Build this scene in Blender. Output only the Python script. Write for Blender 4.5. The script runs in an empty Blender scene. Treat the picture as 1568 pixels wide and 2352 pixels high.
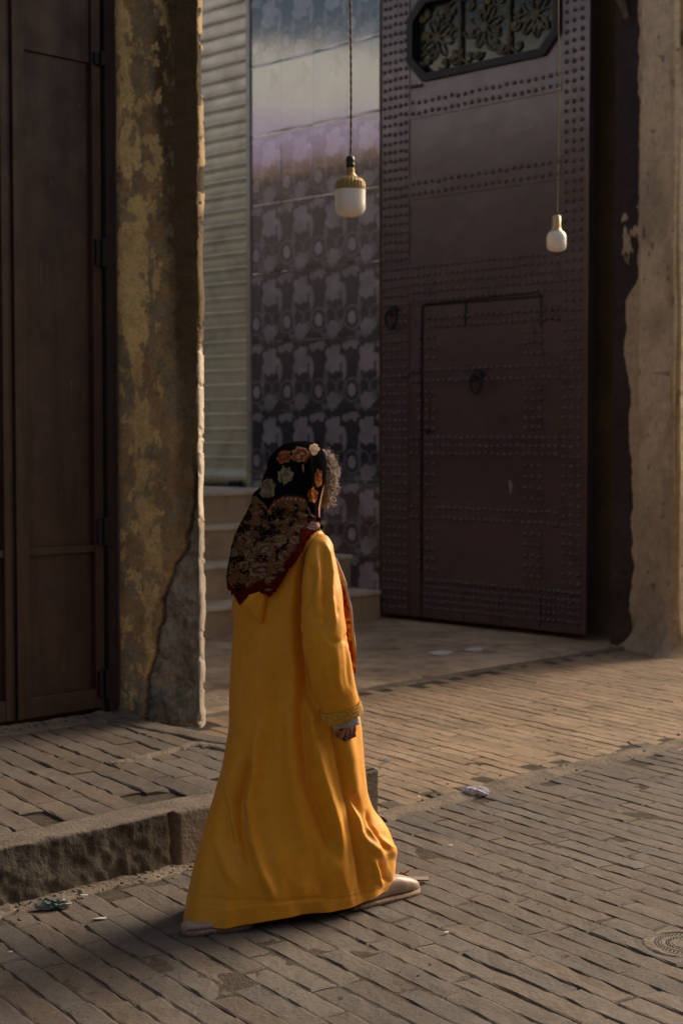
import bpy, bmesh, math, random
import numpy as np
from mathutils import Vector
from mathutils.geometry import tessellate_polygon
random.seed(7); rng = np.random.default_rng(11)
SC = bpy.context.scene
COL = SC.collection
R = math.radians

# ---------------------------------------------------------------- camera, sky, sun, exposure
CAM_H = 1.64; FPX = 3600.0; PITCH = math.atan(176/3600.0)
cam = bpy.data.cameras.new('camera'); camo = bpy.data.objects.new('camera', cam); COL.objects.link(camo)
camo.location = (0, 0, CAM_H); camo.rotation_euler = (math.pi/2 - PITCH, 0, 0)
cam.sensor_fit = 'VERTICAL'; cam.sensor_height = 36.0; cam.lens = FPX/2352*36.0
cam.clip_end = 300; cam.clip_start = .05
cam.dof.use_dof = True; cam.dof.focus_distance = 5.4; cam.dof.aperture_fstop = 3.6
SC.camera = camo
W = bpy.data.worlds.new('World'); SC.world = W; W.use_nodes = True
nt = W.node_tree; bg = nt.nodes['Background']; sky = nt.nodes.new('ShaderNodeTexSky')
sky.sky_type = 'NISHITA'; sky.sun_disc = False
SUN_EL = 31.0; SUN_AZ = 47.5          # azimuth clockwise from the view axis (+Y)
sky.sun_elevation = R(SUN_EL); sky.sun_rotation = R(SUN_AZ); sky.air_density = 1.0; sky.dust_density = 7.0; sky.ozone_density = 1.0
hz = nt.nodes.new('ShaderNodeMix'); hz.data_type = 'RGBA'; hz.blend_type = 'MULTIPLY'; hz.inputs[0].default_value = 1.0; hz.inputs[7].default_value = (1.0, .92, .80, 1)
nt.links.new(sky.outputs[0], hz.inputs[6]); nt.links.new(hz.outputs[2], bg.inputs[0]); bg.inputs[1].default_value = 0.118
sl = bpy.data.lights.new('sun', 'SUN'); sl.energy = 3.0; sl.angle = R(30.0); sl.color = (1.0, .86, .70)
so = bpy.data.objects.new('sun', sl); COL.objects.link(so)
sd = Vector((math.sin(R(SUN_AZ))*math.cos(R(SUN_EL)), math.cos(R(SUN_AZ))*math.cos(R(SUN_EL)), math.sin(R(SUN_EL))))
so.rotation_euler = sd.to_track_quat('Z', 'Y').to_euler(); so.location = sd*30
SC.view_settings.view_transform = 'Standard'; SC.view_settings.look = 'None'
SC.view_settings.exposure = 0.28; SC.view_settings.gamma = 1.0
SC.render.resolution_x = 682; SC.render.resolution_y = 1024

# ---------------------------------------------------------------- survey helpers (sight lines -> real points)
cp, sp = math.cos(PITCH), math.sin(PITCH)
def ray(px, py):
    a = (px-784)/FPX; b = (1176-py)/FPX
    return np.array([a, cp+b*sp, -sp+b*cp])
def at_y(px, py, Y): d = ray(px, py); t = Y/d[1]; return np.array([d[0]*t, Y, CAM_H+d[2]*t])
def at_z(px, py, z=0.0): d = ray(px, py); t = (z-CAM_H)/d[2]; return np.array([d[0]*t, d[1]*t, z])
def at_plane(px, py, n, c): d = ray(px, py); t = (c - CAM_H*n[2])/float(np.dot(n, d)); return np.array([d[0]*t, d[1]*t, CAM_H+d[2]*t])
def proj(P):
    P = np.asarray(P); x = P[..., 0]; y = P[..., 1]; z = P[..., 2]-CAM_H
    dep = y*cp - z*sp; up = y*sp + z*cp
    return 784+FPX*x/dep, 1176-FPX*up/dep
def interp(t, xs, ys): return np.interp(t, xs, ys)
def sstep(a, b, x): t = np.clip((x-a)/(b-a), 0, 1); return t*t*(3-2*t)

# ---------------------------------------------------------------- numeric noise
def _h(i, j, k, s):
    n = (i.astype(np.int64)*374761393 + j.astype(np.int64)*668265263 + k.astype(np.int64)*2147483647 + s*974634777) & 0xffffffff
    n = ((n ^ (n >> 13))*1274126177) & 0xffffffff
    n = ((n ^ (n >> 16))*2246822519) & 0xffffffff
    n = n ^ (n >> 15)
    return (n & 0xffffff)/float(0xffffff)*2-1
def vn(x, y, z=0.0, seed=0):
    x, y, z = np.broadcast_arrays(np.asarray(x, float), np.asarray(y, float), np.asarray(z, float))
    i, j, k = np.floor(x), np.floor(y), np.floor(z); u, v, w = x-i, y-j, z-k
    u, v, w = u*u*(3-2*u), v*v*(3-2*v), w*w*(3-2*w)
    r = 0
    for a in (0, 1):
        for b in (0, 1):
            for c in (0, 1):
                r = r + _h(i+a, j+b, k+c, seed)*(u if a else 1-u)*(v if b else 1-v)*(w if c else 1-w)
    return r
def fbm(x, y, z=0.0, o=4, seed=0, g=.5):
    r = 0; a = 1; s = 0
    for q in range(o):
        r = r + a*vn(np.asarray(x)*2**q, np.asarray(y)*2**q, np.asarray(z)*2**q, seed+q*17); s += a; a *= g
    return r/s

# ---------------------------------------------------------------- object helpers
def root(name, label, cat, loc=(0, 0, 0), group=None):
    o = bpy.data.objects.new(name, None); COL.objects.link(o); o.location = loc; o.empty_display_size = .1
    o['label'] = label; o['category'] = cat
    if group: o['group'] = group
    return o
def tag(o, label, cat, group=None):
    o['label'] = label; o['category'] = cat
    if group: o['group'] = group
    return o
def rloc(p):
    while p is not None and p.parent is not None: p = p.parent
    return np.array(p.location) if p is not None else np.zeros(3)
def obj(name, V, F, m, parent=None, smooth=False, col=None, base=None):
    V = np.asarray(V, float)
    off = rloc(parent) if parent is not None else (np.array(base, float) if base is not None else np.zeros(3))
    me = bpy.data.meshes.new(name); me.from_pydata((V-off).tolist(), [], F if isinstance(F, list) else F.tolist())
    me.validate(); me.update()
    if smooth: me.polygons.foreach_set('use_smooth', [True]*len(me.polygons))
    if col is not None:
        at = me.color_attributes.new('Col', 'FLOAT_COLOR', 'POINT')
        c = np.ones((len(V), 4)); c[:, :3] = col; at.data.foreach_set('color', c.ravel())
    o = bpy.data.objects.new(name, me); COL.objects.link(o); me.materials.append(m)
    if parent is not None: o.parent = parent
    elif base is not None: o.location = base
    return o
def structure(o): o['kind'] = 'structure'; return o
def grid_faces(M, N, close=False):
    i = np.arange(M-1)[:, None]; j = np.arange(N if close else N-1)[None, :]
    a = i*N+j; b = i*N+(j+1) % N; c = (i+1)*N+(j+1) % N; d = (i+1)*N+j
    return np.stack([a, b, c, d], -1).reshape(-1, 4)
class MB:
    def __init__(s): s.V = []; s.F = []; s.n = 0
    def add(s, V, F):
        V = np.asarray(V, float); s.V.append(V)
        for f in (F.tolist() if hasattr(F, 'tolist') else F): s.F.append([i+s.n for i in f])
        s.n += len(V); return s
    def box(s, fr, a, b, c, d, e, f, bev=0.0):
        """fr(s,d,z)->world; box from a..b, c..d, e..f, optionally with chamfered edges"""
        bm = bmesh.new(); bmesh.ops.create_cube(bm, size=1)
        for v in bm.verts:
            v.co = Vector((a+(b-a)*(v.co.x+.5), c+(d-c)*(v.co.y+.5), e+(f-e)*(v.co.z+.5)))
        if bev > 0: bmesh.ops.bevel(bm, geom=list(bm.edges), offset=bev, segments=2, affect='EDGES', profile=.6)
        bm.verts.ensure_lookup_table()
        V = np.array([fr(*v.co) for v in bm.verts]); F = [[v.index for v in f.verts] for f in bm.faces]; bm.free()
        return s.add(V, F)
    def tube(s, pts, r, n=8, cap=True):
        pts = np.asarray(pts, float); m = len(pts); rr = np.broadcast_to(np.asarray(r, float), (m,))
        T = np.gradient(pts, axis=0); T /= np.linalg.norm(T, axis=1)[:, None]+1e-12
        up = np.array([0, 0, 1.0]) if abs(T[0, 2]) < .9 else np.array([0, 1.0, 0])
        A = np.cross(T, up); A /= np.linalg.norm(A, axis=1)[:, None]+1e-12; B = np.cross(T, A)
        t = np.linspace(0, 2*np.pi, n, endpoint=False)
        V = pts[:, None]+rr[:, None, None]*(A[:, None]*np.cos(t)[None, :, None]+B[:, None]*np.sin(t)[None, :, None])
        F = grid_faces(m, n, True).tolist()
        if cap: F += [list(range(n))[::-1], [(m-1)*n+i for i in range(n)]]
        return s.add(V.reshape(-1, 3), F)
    def lathe(s, c, prof, n=32, ribs=0, ribamp=0):
        prof = np.asarray(prof, float); t = np.linspace(0, 2*np.pi, n, endpoint=False)
        rad = prof[:, 0][:, None]*np.ones(n)[None]
        V = np.stack([c[0]+rad*np.cos(t), c[1]+rad*np.sin(t), c[2]+prof[:, 1][:, None]*np.ones(n)[None]], -1)
        return s.add(V.reshape(-1, 3), grid_faces(len(prof), n, True))
    def build(s, name, m, parent=None, smooth=False, base=None, col=None):
        return obj(name, np.concatenate(s.V), s.F, m, parent, smooth, col, base)
def frame(O, e, n):
    def fr(a, d, z): return np.array([O[0]+e[0]*a+n[0]*d, O[1]+e[1]*a+n[1]*d, z])
    return fr

# ---------------------------------------------------------------- materials
def mat(name, base=(.5, .5, .5), rough=.75, spec=.3, metal=0.0, attr=False, var=(), bump=(), rvar=0, coat=0, sheen=0, tint=None, dust=None):
    """var: [(scale, detail, dark multiplier, lo, hi)], bump: [(scale, detail, strength, distance)]"""
    m = bpy.data.materials.new(name); m.use_nodes = True; N = m.node_tree.nodes; L = m.node_tree.links
    b = N['Principled BSDF']; tc = N.new('ShaderNodeTexCoord')
    b.inputs['Roughness'].default_value = rough; b.inputs['Specular IOR Level'].default_value = spec; b.inputs['Metallic'].default_value = metal
    b.inputs['Coat Weight'].default_value = coat; b.inputs['Coat Roughness'].default_value = .25
    b.inputs['Sheen Weight'].default_value = sheen
    if attr: a = N.new('ShaderNodeAttribute'); a.attribute_name = 'Col'; cur = a.outputs['Color']
    else: a = N.new('ShaderNodeRGB'); a.outputs[0].default_value = (*base, 1); cur = a.outputs[0]
    def noise(sc, det, stretch=None):
        n = N.new('ShaderNodeTexNoise'); n.inputs['Scale'].default_value = sc; n.inputs['Detail'].default_value = det; n.inputs['Roughness'].default_value = .6
        if stretch:
            mp = N.new('ShaderNodeMapping'); mp.inputs['Scale'].default_value = stretch; L.new(tc.outputs['Object'], mp.inputs[0]); L.new(mp.outputs[0], n.inputs['Vector'])
        else: L.new(tc.outputs['Object'], n.inputs['Vector'])
        return n
    for v in var:
        sc, det, mul, lo, hi = v[:5]; n = noise(sc, det, v[5] if len(v) > 5 else None)
        mr = N.new('ShaderNodeMapRange'); mr.inputs[1].default_value = lo; mr.inputs[2].default_value = hi; L.new(n.outputs[0], mr.inputs[0])
        mx = N.new('ShaderNodeMix'); mx.data_type = 'RGBA'; mx.blend_type = 'MULTIPLY' if not hasattr(mul, '__len__') or len(mul) == 3 else 'MIX'
        L.new(mr.outputs[0], mx.inputs[0]); L.new(cur, mx.inputs[6])
        mm = (mul, mul, mul) if not hasattr(mul, '__len__') else mul[:3]
        mx.inputs[7].default_value = (*mm, 1); cur = mx.outputs[2]
    L.new(cur, b.inputs['Base Color'])
    if rvar:
        n = noise(6, 4); mr = N.new('ShaderNodeMapRange'); mr.inputs[1].default_value = .3; mr.inputs[2].default_value = .7
        mr.inputs[3].default_value = rough-rvar; mr.inputs[4].default_value = rough+rvar; L.new(n.outputs[0], mr.inputs[0]); L.new(mr.outputs[0], b.inputs['Roughness'])
    prev = None
    for v in bump:
        n = noise(v[0], v[1], v[4] if len(v) > 4 else None); bp = N.new('ShaderNodeBump'); bp.inputs['Strength'].default_value = v[2]; bp.inputs['Distance'].default_value = v[3]
        L.new(n.outputs[0], bp.inputs['Height'])
        if prev: L.new(prev, bp.inputs['Normal'])
        prev = bp.outputs[0]
    if prev: L.new(prev, b.inputs['Normal'])
    return m
M = {}
M['paver'] = mat('paver', attr=True, rough=.8, spec=.35, var=[(3, 4, .72, .45, .7), (28, 5, .7, .5, .75), (150, 3, .75, .5, .8), (1.1, 4, .8, .45, .65)], bump=[(60, 6, .5, .008), (260, 3, .4, .003)])
M['sand'] = mat('joint_sand', (.095, .078, .062), .95, .1, var=[(30, 4, .6, .4, .7)], bump=[(120, 5, .8, .01)])
M['mortar'] = mat('mortar', (.235, .19, .15), .92, .15, var=[(5, 5, .6, .45, .7), (60, 4, .7, .5, .75)], bump=[(45, 8, .8, .02), (300, 4, .5, .005)])
M['concrete'] = mat('smooth_concrete', (.70, .52, .36), .7, .3, var=[(1.3, 5, .60, .4, .65), (7, 6, .72, .45, .65), (40, 4, .8, .5, .75), (3, 6, .7, .55, .62)], bump=[(30, 6, .3, .006)])
M['kerb'] = mat('kerb', attr=True, rough=.88, spec=.2, var=[(8, 6, .6, .45, .75), (50, 5, .7, .5, .8)], bump=[(70, 8, .7, .012)])
M['plaster'] = mat('painted_plaster', attr=True, rough=.85, spec=.2, var=[(14, 8, .80, .46, .66), (70, 8, .70, .5, .7), (5, 6, .85, .5, .65)], bump=[(55, 8, .55, .010), (220, 4, .4, .004)])
M['darkwall'] = mat('dark_plaster', (.115, .105, .105), .9, .1, var=[(2, 6, .65, .4, .7)])  # unseen side wall, toned dark so its reflection in the tiles stays dim
M['whitewall'] = mat('whitewash', (.80, .88, .92), .9, .1, var=[(1, 5, .85, .4, .7)])  # face of the added block that the tiles mirror as a bright zone
M['wall'] = mat('wall_plaster', (.30, .22, .13), .9, .15, var=[(2, 6, .65, .4, .7), (30, 5, .75, .5, .75)], bump=[(40, 7, .5, .01)])
M['brownmetal'] = mat('brown_painted_steel', (.072, .038, .026), .48, .4, var=[(1, 3, (.17, .12, .08, 1), .69, .73, (46, 46, 3)), (1, 4, .7, .45, .6, (9, 9, 1.2)), (3, 5, .62, .4, .7), (40, 5, .7, .55, .8), (14, 2, (.09, .06, .04, 1), .72, .78), (90, 2, (.16, .09, .04, 1), .80, .84)], bump=[(2.5, 3, .25, .02), (120, 4, .15, .002)], rvar=.12)
M['framemetal'] = mat('door_frame_steel', (.030, .016, .013), .6, .35, var=[(10, 5, .6, .45, .7), (45, 3, (.10, .045, .02, 1), .66, .74)], bump=[(60, 5, .3, .004)])
M['gate'] = mat('gate_steel', (.082, .048, .060), .36, .8, var=[(1.6, 4, .65, .4, .7), (9, 6, .7, .5, .75), (4.5, 8, (.08, .05, .022, 1), .60, .74), (30, 3, .6, .62, .7)], bump=[(1.4, 3, .5, .05), (50, 4, .15, .003)], rvar=.08)
_g = M['gate'].node_tree.nodes['Principled BSDF']; _g.inputs['Coat Weight'].default_value = .35; _g.inputs['Coat IOR'].default_value = 1.9; _g.inputs['Coat Roughness'].default_value = .22
M['gatedark'] = mat('gate_iron', (.012, .010, .009), .5, .4, bump=[(60, 4, .3, .003)])
M['tile'] = mat('glazed_tile', attr=True, rough=.13, spec=1.0, coat=1.0, bump=[(1.1, 2, .25, .05), (7, 2, .10, .006)], rvar=.05)
M['tile'].node_tree.nodes['Principled BSDF'].inputs['Coat IOR'].default_value = 2.1; M['tile'].node_tree.nodes['Principled BSDF'].inputs['Coat Roughness'].default_value = .10
M['shutter'] = mat('galvanised_shutter', (.76, .76, .60), .40, .5, metal=.4, var=[(4, 4, .75, .45, .7), (1.2, 3, .8, .4, .7)], bump=[(6, 3, .1, .01)], rvar=.08)
M['rail'] = mat('shutter_rail', (.42, .41, .37), .4, .5, metal=.3, var=[(12, 4, .7, .5, .7)])
M['step'] = mat('stair_tile', (.60, .46, .31), .6, .3, var=[(3, 5, .72, .4, .7), (25, 4, .8, .5, .75)], bump=[(30, 5, .25, .004)])
M['nosing'] = mat('stair_nosing', (.82, .72, .57), .5, .35, var=[(6, 5, .75, .45, .7)], bump=[(40, 5, .3, .004)])
M['robe'] = mat('ochre_cloth', (.86, .36, .012), .52, .35, sheen=.12, var=[(2.2, 4, .84, .4, .7), (35, 3, .93, .45, .75)], bump=[(9, 4, .22, .012), (900, 2, .35, .0015), (26, 5, .22, .006)])
M['trim'] = mat('gold_braid', (.95, .55, .07), .45, .5, var=[(160, 2, .55, .4, .6)], bump=[(240, 2, .9, .004)])
M['scarf'] = mat('printed_scarf', attr=True, rough=.9, spec=.0, bump=[(22, 4, .18, .006), (700, 2, .25, .001)])
M['hair'] = mat('grey_hair', (.46, .33, .24), .45, .5, var=[(60, 2, .5, .4, .6)])
M['hairbase'] = mat('hair_base', (.10, .08, .06), .7, .3, bump=[(130, 4, 1.0, .01)])
M['skin'] = mat('skin', (.36, .16, .10), .55, .4, var=[(40, 3, .85, .4, .7)], bump=[(150, 3, .1, .001)])
M['shirt'] = mat('pale_blue_cloth', (.46, .50, .62), .8, .2, bump=[(40, 4, .3, .006)])
M['maroon'] = mat('maroon_leather', (.07, .008, .010), .5, .3)
M['shoe'] = mat('beige_leather', (.40, .30, .235), .42, .45, var=[(20, 4, .8, .45, .7), (90, 3, .85, .5, .8)], bump=[(35, 4, .2, .004), (300, 2, .3, .001)])
M['sole'] = mat('pale_rubber_sole', (.36, .25, .18), .7, .3, var=[(80, 2, .6, .4, .6)], bump=[(200, 2, .8, .003)])
M['sock'] = mat('black_sock', (.008, .007, .009), .9, .1)
M['bulb'] = mat('milky_bulb', (.88, .82, .74), .25, .5, coat=.5)
M['bulbneck'] = mat('gold_bulb_neck', (.34, .22, .07), .42, .5, metal=.35)
M['socket'] = mat('black_socket', (.012, .010, .007), .35, .5)
M['brass'] = mat('brass_socket', (.55, .40, .22), .35, .5, metal=.6)
M['cord'] = mat('cord', (.17, .13, .08), .7, .2)
M['glass'] = mat('dark_glass', (.018, .022, .014), .12, .6)
M['ornament'] = mat('lattice_ornament', (.16, .15, .105), .6, .3, var=[(9, 4, .45, .4, .65)])
M['wood'] = mat('old_timber', (.09, .055, .03), .85, .2, var=[(20, 5, .6, .4, .7)])
M['reed'] = mat('reed_matting', (.16, .12, .07), .95, .1, var=[(20, 5, .6, .4, .7)])
M['paper'] = mat('lilac_paper', (.56, .55, .64), .8, .2)
M['white'] = mat('white_litter', (.62, .58, .50), .7, .2)
M['foil'] = mat('green_wrapper', attr=True, rough=.35, spec=.5)
M['grey'] = mat('grey_card', (.25, .21, .19), .8, .2)
M['straw'] = mat('brown_straw', (.26, .11, .06), .6, .3)
M['iron'] = mat('cast_iron', (.17, .145, .122), .75, .25, metal=0.0, var=[(40, 4, .6, .4, .7)], bump=[(120, 4, .4, .003)])
M['stain'] = mat('whitewash_spill', (.88, .84, .78), .8, .2, var=[(12, 5, .7, .4, .7)])
M['stone'] = mat('rubble', (.22, .19, .15), .9, .2, var=[(15, 5, .6, .4, .7)], bump=[(60, 6, .6, .01)])

# ---------------------------------------------------------------- site lines
q = 1/math.sqrt(2)
eL = np.array([q, q]); nL = np.array([q, -q])             # street direction / out of the left wall
eG = np.array([q, -q]); nG = np.array([-q, -q])           # along the gate wall, left to right / out of it
ZP = .21                                                  # raised pavement
pL = at_z(250, 1645, ZP); cL = pL[1]-pL[0]
pG = at_z(870, 1420, 0); cG = pG[0]+pG[1]
OL = pL[:2].copy(); OG = pG[:2].copy()
LF = frame(OL, eL, nL); GF = frame(OG, eG, nG)
nL3 = np.array([-1.0, 1, 0]); nG3 = np.array([1.0, 1, 0])
def Ls(px, py=1000, d=0): P = at_plane(px, py, nL3, cL-d/q); return float((P[:2]-OL)@eL), float(P[2])
def Gs(px, py=1000, d=0): P = at_plane(px, py, nG3, cG-d/q); return float((P[:2]-OG)@eG), float(P[2])
kerb0 = at_z(0, 2079, 0); kerb1 = at_z(402, 1993, 0); kerb2 = at_z(863, 1885, 0)
cK = float(np.mean([p[1]-p[0] for p in (kerb0, kerb1, kerb2)]))
OK_ = np.array([kerb2[0], kerb2[0]+cK]); KF = frame(OK_, eL, nL)   # s=0 at the kerb's end, negative to the left

# ---------------------------------------------------------------- ground and paving
g = MB(); g.add([(-60, -60, -.06), (60, -60, -.06), (60, 60, -.06), (-60, 60, -.06)], [[0, 1, 2, 3]])
structure(g.build('ground', M['mortar']))
vd = np.array([-.565, .825]); vd /= np.linalg.norm(vd); un = np.array([vd[1], -vd[0]])   # long joints, across
def pavers(name, inside, z0, tint, seed, wid=.096, lng=.42, gap=.0016, extent=(-7, 9, -3, 13)):
    r = random.Random(seed); mb = MB(); cols = []
    nu, nv = 12, 5
    xs = np.concatenate([[0, .012/lng], np.linspace(.05, .95, nu-4), [1-.012/lng, 1]]); ys = np.array([0, .09, .5, .91, 1.0])
    nu = len(xs)
    GX, GY = np.meshgrid(xs, ys, indexing='ij'); F = grid_faces(nu, nv)
    ring = [i*nv for i in range(nu)] + [(nu-1)*nv+j for j in range(1, nv)] + [i*nv+nv-1 for i in range(nu-2, -1, -1)] + [j for j in range(nv-2, 0, -1)]
    edge = ((GX == 0) | (GX == 1) | (GY == 0) | (GY == 1))
    c0 = np.array([(extent[0]+extent[1])/2, (extent[2]+extent[3])/2]); half = 12
    v0, v1 = int(-half/wid), int(half/wid)
    for iv in range(v0, v1):
        a = -half + r.random()*lng
        wv = iv*wid
        while a < half:
            ln = lng*r.uniform(.86, 1.12); cen = c0 + vd*(a+ln/2) + un*(wv+wid/2)
            if inside(cen[0], cen[1]):
                gp = gap*r.uniform(.5, 1.7); e = .5*gap*r.uniform(.3, 1.2)
                A = a+e+(ln-2*e)*GX; B = wv+gp/2+(wid-gp)*GY
                B = B + (GY-.5)*r.uniform(-.0026, .0026)*(GX-.5)*2 + .0016*vn(A*22, B*0+iv*3.1+GY*7, seed=5) + r.uniform(-.0015, .0015)
                A = A + .003*vn(A*0+GX*3, B*60, iv*1.7, seed=9)
                P = c0[None, None]+A[..., None]*vd+B[..., None]*un
                tx, ty, tz = r.gauss(0, .0016), r.gauss(0, .0012), r.gauss(0, .0009)
                if r.random() < .05: tz -= .0018
                if r.random() < .04: tx += r.choice((-1, 1))*.006
                Z = z0 + tz + tx*(GX-.5) + ty*(GY-.5) + .0022*vn(P[..., 0]*9, P[..., 1]*9, seed=3) + .0018*vn(P[..., 0]*35, P[..., 1]*35, seed=4)
                chip = np.clip(vn(P[..., 0]*26, P[..., 1]*26, seed=8)-.05, 0, 1)*.016
                Z = Z - edge*(.0019+chip*.8)
                V = np.dstack([P, Z]).reshape(-1, 3); low = V[ring].copy(); low[:, 2] = z0-.05
                FF = F.tolist(); k = len(V); m = len(ring)
                for t in range(m): FF.append([ring[t], k+t, k+(t+1) % m, ring[(t+1) % m]])
                mb.add(np.vstack([V, low]), FF)
                tone = r.uniform(.86, 1.12); hue = r.uniform(-.02, .03)
                base = tint(cen[0], cen[1])
                c = np.clip(np.array([base[0]*tone+hue*.35, base[1]*tone, base[2]*tone-hue*.2]), .01, .9)
                cols.append(np.tile(c, (k+m, 1)))
            a += ln
    return mb.build(name, M['paver'], smooth=False, col=np.concatenate(cols))
cD = 9.9
def in_street(x, y):
    if not (y > 2.8 and y < 13 and abs(x) < y*.25+.9): return False
    return (y-x) < cK-.02 and x+y > 1.5
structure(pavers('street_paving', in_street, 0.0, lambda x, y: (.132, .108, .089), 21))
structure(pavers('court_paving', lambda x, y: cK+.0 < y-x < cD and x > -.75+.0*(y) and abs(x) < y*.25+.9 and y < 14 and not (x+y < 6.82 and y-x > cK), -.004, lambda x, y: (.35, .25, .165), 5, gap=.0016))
# bed under the joints, and the smooth concrete nearer the gate
def bed(name, pts, m, z): mb = MB(); mb.add([(x, y, z) for x, y in pts], [list(range(len(pts)))]); return structure(mb.build(name, m))
XB, YB = np.meshgrid(np.linspace(-4, 4.5, 260), np.linspace(2.2, 13.5, 340), indexing='ij')
ZB = -.0062+.0045*fbm(XB*1.7, YB*1.7, seed=15)+.003*fbm(XB*9, YB*9, seed=16)-.012*np.clip(vn(XB*4, YB*4, seed=18)-.45, 0, 1)
ZB = np.minimum(ZB+.002, -.0016-.0072*(YB-XB > cK))
structure(obj('joint_bed', np.dstack([XB, YB, ZB]).reshape(-1, 3), grid_faces(260, 340)[:, ::-1], M['sand'], smooth=True))
def kf_xy(s, c): return (OK_+eL*s)[0]-(c-cK)/2, (OK_+eL*s)[1]+(c-cK)/2
nx, ny = 60, 60
S_, C_ = np.meshgrid(np.linspace(-5, 14, nx), np.linspace(0, 1, ny), indexing='ij')
C_ = cD + C_*13 - (C_ < .01)*.0
Xc = OK_[0]+eL[0]*S_-(C_-cK)/2; Yc = OK_[1]+eL[1]*S_+(C_-cK)/2
Zc = .006*fbm(Xc*1.2, Yc*1.2, seed=2)+.002; Zc[:, 0] -= .02
structure(obj('courtyard_floor', np.dstack([Xc, Yc, Zc]).reshape(-1, 3), grid_faces(nx, ny), M['concrete'], smooth=True))
# raised mortar strip that carries on the kerb's line
def strip(name, s0, s1, c, w, h, m, n=260, k=14, rough=.012, seed=0):
    s = np.linspace(s0, s1, n); t = np.linspace(-1, 1, k); S, T = np.meshgrid(s, t, indexing='ij')
    ww = w*(1+.35*fbm(S*3, T*0, seed=seed))
    off = T*ww/2 + .03*fbm(S*1.3, T*0+3, seed=seed+1)
    X = OK_[0]+eL[0]*S+nL[0]*off-(c-cK)/2; Y = OK_[1]+eL[1]*S+nL[1]*off+(c-cK)/2
    Z = h*(1-np.abs(T)**2.2) + rough*fbm(X*14, Y*14, seed=seed+2, o=5)*(1-np.abs(T)**4) - .012*(np.abs(T) > .99)
    return structure(obj(name, np.dstack([X, Y, Z]).reshape(-1, 3), grid_faces(n, k), m, smooth=True))
strip('mortar_strip', -.02, 9, cK-.02, .15, .016, M['mortar'], rough=.014, seed=31)
strip('courtyard_edge_strip', -1.5, 9, cD, .09, .006, M['mortar'], rough=.004, seed=51)

# ---------------------------------------------------------------- raised pavement and kerb (left)
endc = lambda x, y: (x-OK_[0])*eL[0]+(y-OK_[1])*eL[1]          # distance along the street
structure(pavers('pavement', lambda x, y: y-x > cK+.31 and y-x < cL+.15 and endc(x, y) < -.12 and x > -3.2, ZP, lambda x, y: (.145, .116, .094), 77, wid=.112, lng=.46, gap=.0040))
pb = MB(); P4 = lambda s, d, z: KF(s, d, z)
wdt = (cL-cK)*q
pb.box(P4, -4.2, -.05, -wdt-.5, -.06, -.03, ZP-.014); structure(pb.build('pavement_bed', M['sand']))
# kerb: profile swept along the street line, rough concrete face; a second run closes the pavement's end
def kerb_run(name, fr, s0, s1, n, topw, seed, smooth_from=None):
    s = np.linspace(s0, s1, n)
    prof = [(-topw, ZP-.02), (-topw+.01, ZP+.004)] + [(-topw+.02+(topw-.035)*t, ZP+.006) for t in np.linspace(0, 1, 8)] + [(-.008, ZP+.003), (0, ZP-.006)] + [(.004*t, (ZP-.012)*(1-t)-.02*t) for t in np.linspace(.02, 1, 22)]
    prof = np.array(prof); S, K = np.meshgrid(s, np.arange(len(prof)), indexing='ij')
    D = prof[:, 0][K]; Z = prof[:, 1][K]; face = (K >= 11)
    sm = np.zeros_like(S) if smooth_from is None else sstep(smooth_from-.01, smooth_from+.01, S)
    D = D+face*((.013*fbm(S*5, Z*9, seed=seed, o=5)+.010*fbm(S*30, Z*30, seed=seed+1, o=3))*(1-.75*sm) + .012*sm)
    D = D + (K <= 1)*.035*fbm(S*6, K*0, seed=seed+3)
    D = D + (~face)*(K > 9)*.012*fbm(S*9, S*0, seed=seed+2)
    Z = Z + (~face)*(.004*fbm(S*12, D*12, seed=seed+4, o=4)) - (K == 10)*.010*np.clip(fbm(S*10, S*0, seed=seed+6), 0, 1)
    if smooth_from is not None:
        gr = np.exp(-((S-smooth_from)/.012)**2); D = D-face*.03*gr
    V = np.stack([np.vectorize(lambda a, b, c, i=i: fr(a, b, c)[i])(S, D, Z) for i in range(3)], -1).reshape(-1, 3)
    hgt = np.clip(Z/ZP, 0, 1)
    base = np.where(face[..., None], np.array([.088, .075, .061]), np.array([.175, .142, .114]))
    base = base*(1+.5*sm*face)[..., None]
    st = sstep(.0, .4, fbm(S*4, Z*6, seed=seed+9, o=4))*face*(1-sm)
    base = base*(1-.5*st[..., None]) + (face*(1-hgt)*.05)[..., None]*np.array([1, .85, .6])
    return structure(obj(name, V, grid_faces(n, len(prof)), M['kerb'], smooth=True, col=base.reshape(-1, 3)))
s_blk = float((kerb1[:2]-OK_)@eL)
kerb_run('kerb', KF, -4.6, -.0, 460, .17, 61, smooth_from=s_blk)
EF = frame(OK_, np.array([-q, q]), eL)       # the pavement's end, running back to the pier
kerb_run('pavement_end_kerb', EF, 0, wdt+.4, 180, .13, 71)
# cement strip with rubble and dust at the foot of the kerb and under the metal doors
def crust(name, fr, s0, s1, w, h, z0, seed, m):
    n, k = 260, 12; s = np.linspace(s0, s1, n); t = np.linspace(0, 1, k); S, T = np.meshgrid(s, t, indexing='ij')
    D = -.02+T*w*(1+.5*fbm(S*5, T*0, seed=seed)); Z = z0+h*(1-T)**1.3+.012*fbm(S*20, D*20, seed=seed+1, o=4)*(1-T**3)-.012*(T > .99)
    V = np.stack([fr(a, b, c) for a, b, c in zip(S.ravel(), D.ravel(), Z.ravel())])
    return structure(obj(name, V, grid_faces(n, k), m, smooth=True))
crust('kerb_foot_mortar', KF, -4.6, 0, .10, .018, 0, 81, M['mortar'])
crust('door_sill_mortar', LF, -3.2, .75, .13, .025, ZP, 91, M['mortar'])
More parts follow.
